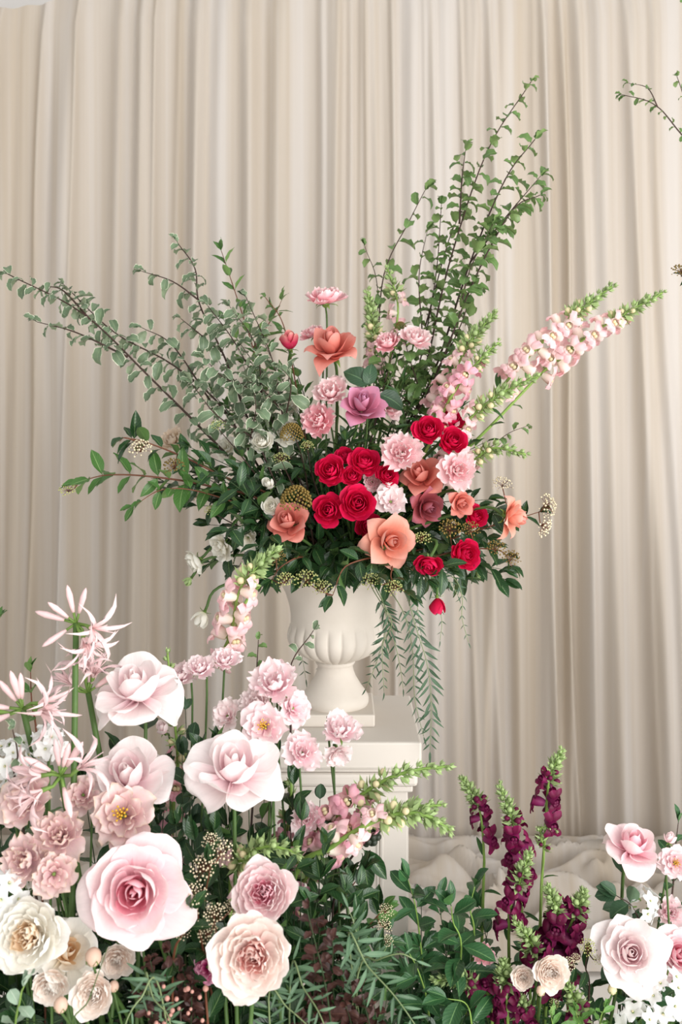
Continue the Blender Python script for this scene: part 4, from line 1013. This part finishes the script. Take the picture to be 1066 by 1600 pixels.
def lpts(*pp):
    q = [at(*p) for p in pp]; return [lb(q[0].x)] + q
snapdragon('pink snapdragon with dense florets pointing out before the pedestal shaft', lpts((440, 1370, 1.44), (520, 1280, 1.42), (585, 1228, 1.41), (640, 1205, 1.40), (702, 1197, 1.40)), SP, 12, .042, .60, .80, 24, .012, 5, .05, stem_r=.004)
snapdragon('pink snapdragon beneath the dense one, tip bending down', lpts((430, 1400, 1.42), (500, 1330, 1.40), (570, 1285, 1.39), (630, 1262, 1.38), (690, 1258, 1.38)), SP, 5, .038, .66, .82, 20, .011, 4, .05, stem_r=.0038)
snapdragon('pale snapdragon lowest before the pedestal with thick bright stem', lpts((455, 1390, 1.38), (520, 1322, 1.36), (600, 1277, 1.35), (660, 1272, 1.34), (704, 1297, 1.34)), SB, 5, .038, .66, .84, 22, .012, 5, .045, stem_r=.0045)
snapdragon('snapdragon with rosy lower florets among the dark leaves', lpts((440, 1440, 1.42), (480, 1370, 1.40), (500, 1340, 1.39), (540, 1300, 1.39)), SP, 8, .038, .45, .80, 8, .010, 3, .05)
snapdragon('short green budded snapdragon above the quartered garden rose', lpts((360, 1400, 1.34), (385, 1340, 1.30), (420, 1322, 1.28), (464, 1332, 1.27)), SB, 3, .034, .70, .78, 22, .012, 3, .04)
snapdragon('pink snapdragon deep behind the two blush roses', lpts((270, 1280, 1.46), (278, 1190, 1.46), (270, 1100, 1.46), (262, 1020, 1.46)), SP, 9, .038, .45, .78, 14, .010, 5, .045)
snapdragon('rosy snapdragon beside the largest blush rose in shade', lpts((440, 1380, 1.46), (450, 1290, 1.45), (455, 1240, 1.45), (452, 1190, 1.45)), SP, 8, .036, .45, .85, 6, .010, 3, .045)

# nerines
nerine('tall pale pink nerine on a straight green stem above the roses', lb(-.33), at(119, 974, 1.36), [(.6, .55, -.05), (.35, .5, -.55), (.5, .3, -.5)], [(-.2, .1, 1), (.3, .1, 1), (-1, .2, .35), (-.5, .3, .5), (-.6, .3, -.4)], .055)
nerine('pale pink nerine with upright buds at the outer side', lb(-.4), at(36, 1108, 1.30), [(.9, .4, .3), (.85, .5, .0), (-.9, .4, .1)], [(-.2, .3, 1), (.0, .2, 1), (-.5, .3, .8), (-1, .3, .2), (-.7, .5, -.2)], .058)
nerine('pale pink nerine behind the tall stem with drooping florets', lb(-.28), at(138, 1082, 1.40), [(.3, .4, .8), (.0, .3, 1), (-.5, .4, .5)], [(.4, .2, 1), (.1, .1, 1), (-.8, .3, .6), (.8, .2, .6)], .055)
nerine('pale pink nerine umbel in front of the blush rose', lb(-.36), at(95, 1212, 1.24), [(.85, .35, .55), (-.5, .6, -.2), (-.75, .55, .15)], [(-.05, .3, 1), (.3, .3, .9), (-1, .3, .3), (.4, .6, -.7), (-.6, .4, .5), (.6, .3, .9)], .056)

for lab, x, y, r, n in (('white phlox head under the nerine with upright buds', 18, 1192, 34, 16), ('small white phlox head behind the front nerine', 76, 1162, 20, 9), ('white phlox head just below the outer phlox', 44, 1222, 24, 10), ('white phlox head above the creamy white garden rose', 10, 1392, 26, 10)):
    p = at(x, y, 1.30 if y < 1300 else 1.2); phlox(lab, p, px(r, 1.3), lb(p.x), n, .0155)

def lspr(name, label, pts, leaf, **kw): return sprig(name, label, 'branch', lpts(*pts), leaf, **kw)
for lab, pts, cl in (
  ('viburnum branch with cream flower heads beside the big soft pink rose', [(270, 1520, 1.22), (285, 1460, 1.20), (300, 1420, 1.19)], [C(292, 1432, 1.20, 20), C(306, 1402, 1.20, 20), C(286, 1458, 1.20, 14)]),
  ('viburnum branch with cream flower heads below the largest blush rose', [(310, 1440, 1.28), (322, 1390, 1.26), (330, 1350, 1.25)], [C(318, 1360, 1.24, 22), C(345, 1335, 1.25, 22), C(330, 1318, 1.26, 16)]),
  ('viburnum branch with cream flower heads beside the peach garden rose', [(320, 1520, 1.24), (338, 1470, 1.21), (335, 1440, 1.20)], [C(335, 1430, 1.19, 18), C(325, 1462, 1.19, 18), C(362, 1420, 1.21, 14)])):
    lspr('viburnum_branch', lab, pts, 'vib', n=10, size=.055, start=.4, stem='stem_red', clusters=cl)
lspr('viburnum_branch', 'viburnum branch with white bud row leaning out at the pedestal foot', [(520, 1530, 1.36), (565, 1460, 1.34), (600, 1420, 1.33)], 'vib_lite', n=12, size=.055, start=.4, stem='stem_red', clusters=[C(603, 1425, 1.32, 13), C(600, 1450, 1.32, 13), C(604, 1472, 1.32, 11)])
lspr('viburnum_branch', 'viburnum branch with glossy dark leaves before the pedestal panel', [(500, 1500, 1.42), (535, 1410, 1.40), (568, 1360, 1.39)], 'vib', n=14, size=.06, start=.4, stem='stem_red')
# berries
r0 = thing('ivy_berries', 'round cluster of blackish green ivy berries against the pedestal', 'berries', lb(0))
pb = at(577, 1303, 1.40); mb = MB()
for i in range(22):
    a = i * 2.4; z = 1 - 2 * (i + .5) / 22; s = math.sqrt(1 - z * z); mb.ball(pb + Vector((s * math.cos(a), s * math.sin(a), z)) * px(14, 1.4), px(6, 1.4), 0, 7, 5)
part('berry_cluster', mb.mesh('berries', 'berry_dark'), r0, kind='stuff')
mb = MB(); mb.tube(Path([r0.location, at(520, 1420, 1.41), pb], 5).p, .0018, 5); part('stem', mb.mesh('stem', 'stem_dark'), r0)
for q in range(4): put_leaf(r0, 'vib', at(566, 1325 + q * 8, 1.40), Vector((.6 - .5 * q, 0, -.7)), .055)

# copper foliage
CP = 'copper leaf sprigs'
filler('copper_sprig', 'dark purple-brown small-leaved sprig low in the pale cluster', CP, [(235, 1500), (262, 1485), (285, 1510), (300, 1540), (250, 1540), (480, 1420), (500, 1450), (520, 1470), (490, 1490), (545, 1530), (565, 1550), (585, 1570), (540, 1570), (470, 1590), (270, 1575), (220, 1560)], lambda p: lb(p.x), 'copper', 20, .026, 1.16, 1.26, .02, spread=60, start=.5)
# fern-like grey green fronds
for i, (lab, pts, n, sz) in enumerate([
  ('long grey-green pepper frond running down from the copper leaves to the laurel', [(545, 1470, 1.24), (575, 1510, 1.20), (620, 1560, 1.17), (665, 1625, 1.15)], 30, .040),
  ('grey-green pepper frond beside the peach garden rose', [(455, 1515, 1.22), (475, 1545, 1.18), (500, 1585, 1.15), (520, 1640, 1.13)], 26, .034),
  ('grey-green pepper frond lowest under the peach garden rose', [(420, 1560, 1.2), (450, 1575, 1.17), (490, 1610, 1.15)], 20, .026),
  ('grey-green pepper frond standing between copper leaves', [(560, 1500, 1.26), (555, 1450, 1.25), (545, 1420, 1.25)], 18, .032),
  ('grey-green pepper frond below the crossed spray rose', [(230, 1530, 1.18), (240, 1560, 1.15), (262, 1585, 1.13), (270, 1620, 1.12)], 20, .032),
  ('grey-green pepper frond beside the pink peppercorns', [(250, 1545, 1.17), (220, 1560, 1.14), (200, 1590, 1.13), (190, 1630, 1.12)], 20, .030),
  ('grey-green pepper frond reaching to the laurel leaves', [(560, 1520, 1.26), (590, 1500, 1.22), (625, 1490, 1.20), (650, 1500, 1.2)], 18, .030)]):
    q = [at(*p) for p in pts]; frond('pepper_frond', lab, 'foliage', [lb(q[0].x)] + q, 'fern', n, sz, .55 if i not in (3,) else .6, None, flat=Vector((0, -1, .6)), spread=55, droop=.05, stem_r=.0014)
for x, y, lab in ((258, 1592, 'pink peppercorn spray beside the copper leaves'), (282, 1580, 'pink peppercorn spray close to the magenta hearted bloom')):
    p = at(x, y, 1.14); r0 = thing('peppercorn_spray', lab, 'berries', lb(p.x)); mb = MB()
    for i in range(12): mb.ball(p + Vector((random.uniform(-.03, .03), random.uniform(-.015, .015), random.uniform(-.02, .03))), px(random.uniform(2.5, 5), 1.14), 0, 7, 5)
    part('berry_cluster', mb.mesh('berries', 'berry_pink'), r0, kind='stuff'); mb = MB(); mb.tube([r0.location, p], .0012, 4); part('stem', mb.mesh('stem', 'stem_dark'), r0)
lspr('sage_sprig', 'pale grey-green rounded leaf sprig under the creamy white rose', [(25, 1640, 1.16), (32, 1560, 1.12), (38, 1540, 1.11)], 'sage', n=10, size=.038, start=.4, stem='stem_pale')
lspr('thin_stalk', 'thin bare stalk crossing the peach white spray rose', [(120, 1620, 1.13), (140, 1560, 1.12), (168, 1480, 1.13)], 'snapleaf', n=0, stem='stem_green', stem_r=.0014, tip=False)
lspr('leaf_branch', 'leafy branch with pointed leaves behind the outer nerine', [(60, 1200, 1.42), (50, 1100, 1.42), (48, 1050, 1.42)], 'vib_lite', n=14, size=.05, start=.5, stem='stem_red')
lspr('leaf_branch', 'green branch tip high above the nerine with upright buds', [(-60, 1200, 1.36), (-40, 1040, 1.36), (0, 965, 1.36)], 'vib_lite', n=8, size=.03, start=.8, stem='stem_red')
lspr('pittosporum_sprig', 'variegated sprig before the urn bowl beside the bunch of lisianthus', [(455, 1180, 1.50), (452, 1050, 1.50), (490, 985, 1.50)], 'pitt', n=9, size=.028, start=.8, mode='alt')
lspr('pittosporum_sprig', 'small green sprig between the lisianthus row and bunch', [(400, 1180, 1.50), (400, 1080, 1.50), (404, 1000, 1.50)], 'twigleaf', n=9, size=.022, start=.8, mode='alt')
lspr('pittosporum_sprig', 'variegated sprig among white phlox under the outer nerine', [(30, 1260, 1.28), (28, 1180, 1.27), (20, 1140, 1.26)], 'pitt', n=9, size=.03, start=.6, mode='alt')

rng = random.Random(9); spots = []
while len(spots) < 84:
    x = rng.uniform(-40, 600); y = rng.uniform(1110, 1640)
    top = 1120 + max(0, (x - 430)) * 1.2 + max(0, 120 - x) * .35
    if y > top + 50: spots.append((x, y))
filler('leaf_sprig', 'dark green leaf sprig filling the pale rose cluster', 'dark leaf sprigs in the pale cluster', spots, lambda p: lb(p.x), 'vib', 11, .070, 1.37, 1.50, .02)
filler('leaf_sprig', 'dark green leaf sprig low at the front of the pale cluster', 'dark leaf sprigs low at the front', [(x, y) for x in range(-20, 620, 52) for y in (1560 + (x % 40), 1640)], lambda p: lb(p.x), 'vib', 10, .055, 1.25, 1.36, .02)
filler('rose_leaf_sprig', 'broad dull green rose leaf sprig between the blush roses', 'rose leaf sprigs in the pale cluster', [(285, 1180), (300, 1160), (262, 1200), (330, 1300), (300, 1290), (450, 1290), (500, 1250), (290, 1110), (120, 1340), (150, 1430)], lambda p: lb(p.x), 'roseleaf', 7, .05, 1.37, 1.46, .02)

filler('leaf_sprig', 'dark green leaf sprig in the gap between garden roses and pedestal', 'dark leaf sprigs beside the garden roses', [(462, 1330), (500, 1375), (540, 1395), (485, 1415), (562, 1440), (522, 1480), (445, 1335), (305, 1315), (275, 1290), (335, 1300), (310, 1470), (350, 1565), (430, 1590), (320, 1590), (585, 1490), (560, 1385), (505, 1320), (120, 1420), (140, 1450)], lambda p: lb(p.x), 'vib', 12, .058, 1.29, 1.36, .02, start=.45)

# ================================================================== burgundy cluster
def Rf(name, label, x, y, w, D, n, kind, mat, seed=0, group=None, **kw):
    p = at(x, y, D); return flower(name, label, 'flower', p, px(w, D), n, kind, mat, rb(p.x), seed, group, **kw)
def rpts(*pp):
    q = [at(*p) for p in pp]; return [rb(q[0].x)] + q
for lab, pts, nf, f0, f1, fs in [
  ('tallest burgundy snapdragon with a few open florets high on its bare stem', [(845, 1420, 1.66), (852, 1300, 1.65), (858, 1220, 1.64), (878, 1172, 1.64)], 9, .80, .93, .034),
  ('lone burgundy snapdragon with a bent tip on a thin stem beside the laurel', [(755, 1400, 1.68), (756, 1330, 1.67), (748, 1260, 1.67), (722, 1216, 1.67)], 7, .80, .92, .030),
  ('burgundy snapdragon with pale green pointed tip between the tall ones', [(815, 1420, 1.64), (812, 1340, 1.63), (800, 1280, 1.62), (780, 1226, 1.62)], 11, .72, .90, .036),
  ('burgundy snapdragon with fuzzy pale tip in the centre of the burgundy group', [(795, 1460, 1.60), (800, 1410, 1.59), (815, 1370, 1.58), (828, 1330, 1.58)], 11, .70, .90, .036),
  ('burgundy snapdragon with long pale tip above the darkest blooms', [(860, 1500, 1.58), (872, 1450, 1.57), (868, 1415, 1.56), (855, 1385, 1.56)], 14, .66, .90, .042),
  ('burgundy snapdragon with dark top florets at the outer side of the group', [(880, 1500, 1.60), (890, 1450, 1.58), (905, 1415, 1.57), (912, 1392, 1.57)], 14, .64, .93, .042),
  ('burgundy snapdragon with woolly green tip above the peach roses', [(845, 1560, 1.56), (840, 1500, 1.55), (825, 1465, 1.54), (805, 1440, 1.54)], 11, .66, .86, .042),
  ('burgundy snapdragon lying sideways near the small pink lisianthus', [(770, 1580, 1.56), (745, 1545, 1.54), (720, 1530, 1.53), (680, 1532, 1.53)], 8, .66, .84, .036),
  ('burgundy snapdragon low beside the peach roses with round green tip', [(795, 1620, 1.54), (792, 1560, 1.53), (788, 1525, 1.52), (786, 1500, 1.52)], 9, .70, .90, .034),
  ('burgundy snapdragon lowest, half in shade under the peach roses', [(830, 1640, 1.54), (820, 1590, 1.53), (812, 1560, 1.53)], 9, .62, .95, .036),
  ('green tipped burgundy snapdragon rising beside white buds', [(900, 1640, 1.52), (905, 1580, 1.51), (890, 1545, 1.50), (882, 1525, 1.50)], 5, .64, .80, .03)]:
    snapdragon(lab, rpts(*pts), 'snap_burg', int(nf * .68), fs * 1.05, f0, f1, 18, .0105, 4, .035, leaf_from=.35, cream=False, stem_r=.003)
snapdragon('spent snapdragon side shoot below the tallest burgundy florets', rpts((845, 1420, 1.645), (850, 1340, 1.64), (845, 1295, 1.635), (868, 1296, 1.63)), 'snap_burg', 0, .03, .7, .9, 14, .008, 3, .03, leaf_from=.4, cream=False, stem_r=.002)
Rf('lisianthus', 'small mauve pink lisianthus among the laurel leaves', 755, 1490, 36, 1.54, (.1, .8, .3), 'frill', 'frill_pink', 2)
Rf('garden_rose', 'peach garden rose below the darkest burgundy blooms', 862, 1520, 56, 1.47, (.1, .85, .3), 'garden', 'peach', 1)
Rf('garden_rose', 'peach garden rose half hidden beside the other peach one', 818, 1528, 36, 1.49, (-.1, .85, .3), 'garden', 'peach', 2)
ball_bud('round peach rosebud under the peach garden rose', 845, 1548, 7, 1.46, rb(.3))
Rf('rose', 'tall soft pink rose seen from the side in front of the pooled drape', 990, 1318, 84, 1.62, (.15, .30, .9), 'guard', 'blush_deep', 5, leaves=2)
Rf('rose', 'soft pink rose face on, largest of the group beside the burgundy snapdragons', 986, 1488, 106, 1.50, (-.1, .85, .5), 'open', 'blush', 2, leaves=2)
Rf('rose', 'soft pink rose with deeper heart beside the largest one and phlox', 1062, 1492, 84, 1.54, (.0, .85, .5), 'open', 'blush_deep', 3)
Rf('lisianthus', 'pink lisianthus with yellow centre beside the tall soft pink rose', 1056, 1348, 52, 1.60, (-.1, .85, .4), 'loose', 'frill_pale', 2, stamens=True)
Rf('lisianthus_bud', 'pale pink lisianthus bud just above the yellow centred one', 1046, 1312, 26, 1.62, (.0, .3, .95), 'bud', 'frill_pale', 1)
Rf('lisianthus', 'pale lisianthus behind the two soft pink roses', 1050, 1425, 50, 1.64, (.0, .7, .4), 'frill', 'frill_pale', 2)
for lab, x, y, r, n, D in (('white phlox head low under the largest soft pink rose', 1040, 1560, 42, 20, 1.50), ('white phlox florets above the largest soft pink rose', 1005, 1415, 20, 7, 1.60), ('white phlox head below the other phlox', 1000, 1602, 30, 10, 1.48), ('white phlox head under the largest rose, next to white buds', 1010, 1538, 20, 7, 1.52)):
    p = at(x, y, D); phlox(lab, p, px(r, D), rb(p.x), n, .018)
for x, y in ((957, 1546), (990, 1580)):
    p = at(x, y, 1.49); ball_bud('oval white bud hanging under the largest soft pink rose', x, y, 7, 1.49, rb(p.x), 'snap_cream', 'white buds under the soft pink rose')
def rspr(name, label, pts, leaf, **kw): return sprig(name, label, 'branch', rpts(*pts), leaf, **kw)
for lab, pts, n, sz in (
  ('laurel branch with the upright leaf tip closest to the pedestal', [(660, 1500, 1.58), (650, 1420, 1.56), (638, 1375, 1.55)], 12, .056),
  ('laurel branch with a star of leaves beside the lone snapdragon', [(720, 1500, 1.56), (708, 1440, 1.54), (705, 1415, 1.53)], 14, .066),
  ('laurel branch reaching to the foot of the lone snapdragon', [(740, 1480, 1.60), (735, 1420, 1.59), (742, 1385, 1.58)], 12, .056),
  ('laurel branch low among pepper fronds', [(670, 1580, 1.55), (655, 1520, 1.53), (640, 1490, 1.52)], 12, .056),
  ('laurel branch low under the small mauve lisianthus', [(740, 1620, 1.52), (730, 1570, 1.50), (700, 1560, 1.49)], 12, .058)):
    rspr('laurel_branch', lab, pts, 'laurel', n=n, size=sz, start=.55, spread=70, droop=.05, stem='stem_pale', taper=.1)
rspr('viburnum_branch', 'viburnum sprig with yellow-green bud head beside the largest soft pink rose', [(920, 1560, 1.56), (915, 1510, 1.54), (920, 1490, 1.53)], 'vib', n=8, size=.05, start=.5, clusters=[C(918, 1482, 1.51, 14, 'bud_green'), C(935, 1500, 1.51, 10, 'bud_green')])
rspr('viburnum_branch', 'viburnum sprig with tiny white bud heads below the burgundy blooms', [(900, 1580, 1.55), (890, 1530, 1.53), (890, 1510, 1.52)], 'vib', n=6, size=.04, start=.5, clusters=[C(888, 1508, 1.50, 12), C(900, 1498, 1.50, 8), C(866, 1570, 1.50, 9, 'bud_green')])
rspr('herb_sprig', 'bright green herb sprig below the white buds', [(900, 1680, 1.50), (905, 1610, 1.48), (900, 1580, 1.47)], 'herb', n=16, size=.04, start=.6, stem='stem_pale')
rspr('herb_sprig', 'bright green herb sprig beside the stem of the largest soft pink rose', [(945, 1680, 1.50), (938, 1600, 1.48), (945, 1575, 1.47)], 'herb', n=14, size=.036, start=.6, stem='stem_pale')
rspr('herb_sprig', 'bright green herb sprig below the peach roses', [(860, 1690, 1.50), (865, 1620, 1.48), (862, 1590, 1.47)], 'herb', n=14, size=.04, start=.6, stem='stem_pale')
rspr('leaf_branch', 'dark serrated leaves beside the pink lisianthus bud', [(1050, 1400, 1.66), (1055, 1330, 1.66), (1060, 1285, 1.66)], 'laurel', n=10, size=.05, start=.6)
rspr('ivy_sprig', 'big dark rounded leaf below the tall soft pink rose', [(1000, 1480, 1.60), (990, 1420, 1.59), (965, 1400, 1.58)], 'roseleaf', n=6, size=.06, start=.7)
rng = random.Random(11); spots = []
while len(spots) < 50:
    x = rng.uniform(610, 1090); y = rng.uniform(1400, 1660)
    if 800 < x < 960 and y < 1440: continue
    spots.append((x, y))
filler('leaf_sprig', 'dark green leaf sprig filling the burgundy cluster', 'dark leaf sprigs in the burgundy cluster', spots, lambda p: rb(p.x), 'laurel', 11, .055, 1.56, 1.72, .02)
filler('leaf_sprig', 'dark green leaf sprig low at the front of the burgundy cluster', 'dark leaf sprigs low under the burgundy blooms', [(x, 1600 + (x % 37)) for x in range(600, 1090, 40)], lambda p: rb(p.x), 'vib', 10, .052, 1.50, 1.58, .02)

# ================================================================== neighbouring arrangement, only its branch tips reach into view
OUT = at(1330, 720, 1.95)
def O(name, label, pts, leaf, **kw): return sprig(name, label, 'branch', [OUT + rv(.03)] + [at(*p) for p in pts], leaf, **kw)
O('pittosporum_branch', 'forked twig with pale leaf tips reaching in high beside the drape', [(1150, 330, 1.95), (1058, 202, 1.94), (1020, 162, 1.94), (972, 148, 1.94)], 'twigleaf', n=18, size=.024, start=.72, mode='alt', twigs=[[at(1028, 168, 1.94), at(1012, 138, 1.94), at(982, 130, 1.94)]], twig_n=3)
O('pittosporum_branch', 'short leafy twig just behind the forked one before the drape', [(1160, 330, 1.95), (1085, 190, 1.94), (1058, 120, 1.94)], 'twigleaf', n=18, size=.024, start=.65, mode='alt')
O('pittosporum_branch', 'single bare-stemmed twig high against the drape', [(1200, 200, 1.95), (1120, 60, 1.95), (1056, -10, 1.95)], 'twigleaf', n=14, size=.026, start=.6, mode='alt')
O('viburnum_branch', 'dark leaf with a gold bud head reaching in above the longest snapdragon', [(1180, 520, 1.90), (1100, 450, 1.88), (1066, 430, 1.87)], 'vib', n=8, size=.04, start=.75, clusters=[C(1064, 428, 1.85, 16, 'bud_gold')])
t = thing('side_pedestal', 'slim off-white pedestal carrying the neighbouring branches, beside the drape', 'pedestal', Vector((OUT.x, OUT.y, 0)))
mb = MB(); mb.box((OUT.x - .14, OUT.y - .14, 0), (OUT.x + .14, OUT.y + .14, 1.0), 0, .005); part('shaft', mb.mesh('shaft', 'pedestal_paint', False), t)
V = []; pr = [(.05, 1.0), (.055, 1.02), (.03, 1.06), (.05, 1.09), (.09, 1.14), (.085, 1.19), (.11, OUT.z + .01), (.08, OUT.z - .01), (0.001, OUT.z - .03)]
for r, z in pr:
    for kq in range(48): V.append((OUT.x + r * math.cos(kq * math.pi / 24), OUT.y + r * math.sin(kq * math.pi / 24), z))
part('vase', mesh('vase', V, grid_faces(len(pr), 48, 0, True), 'stone'), t)
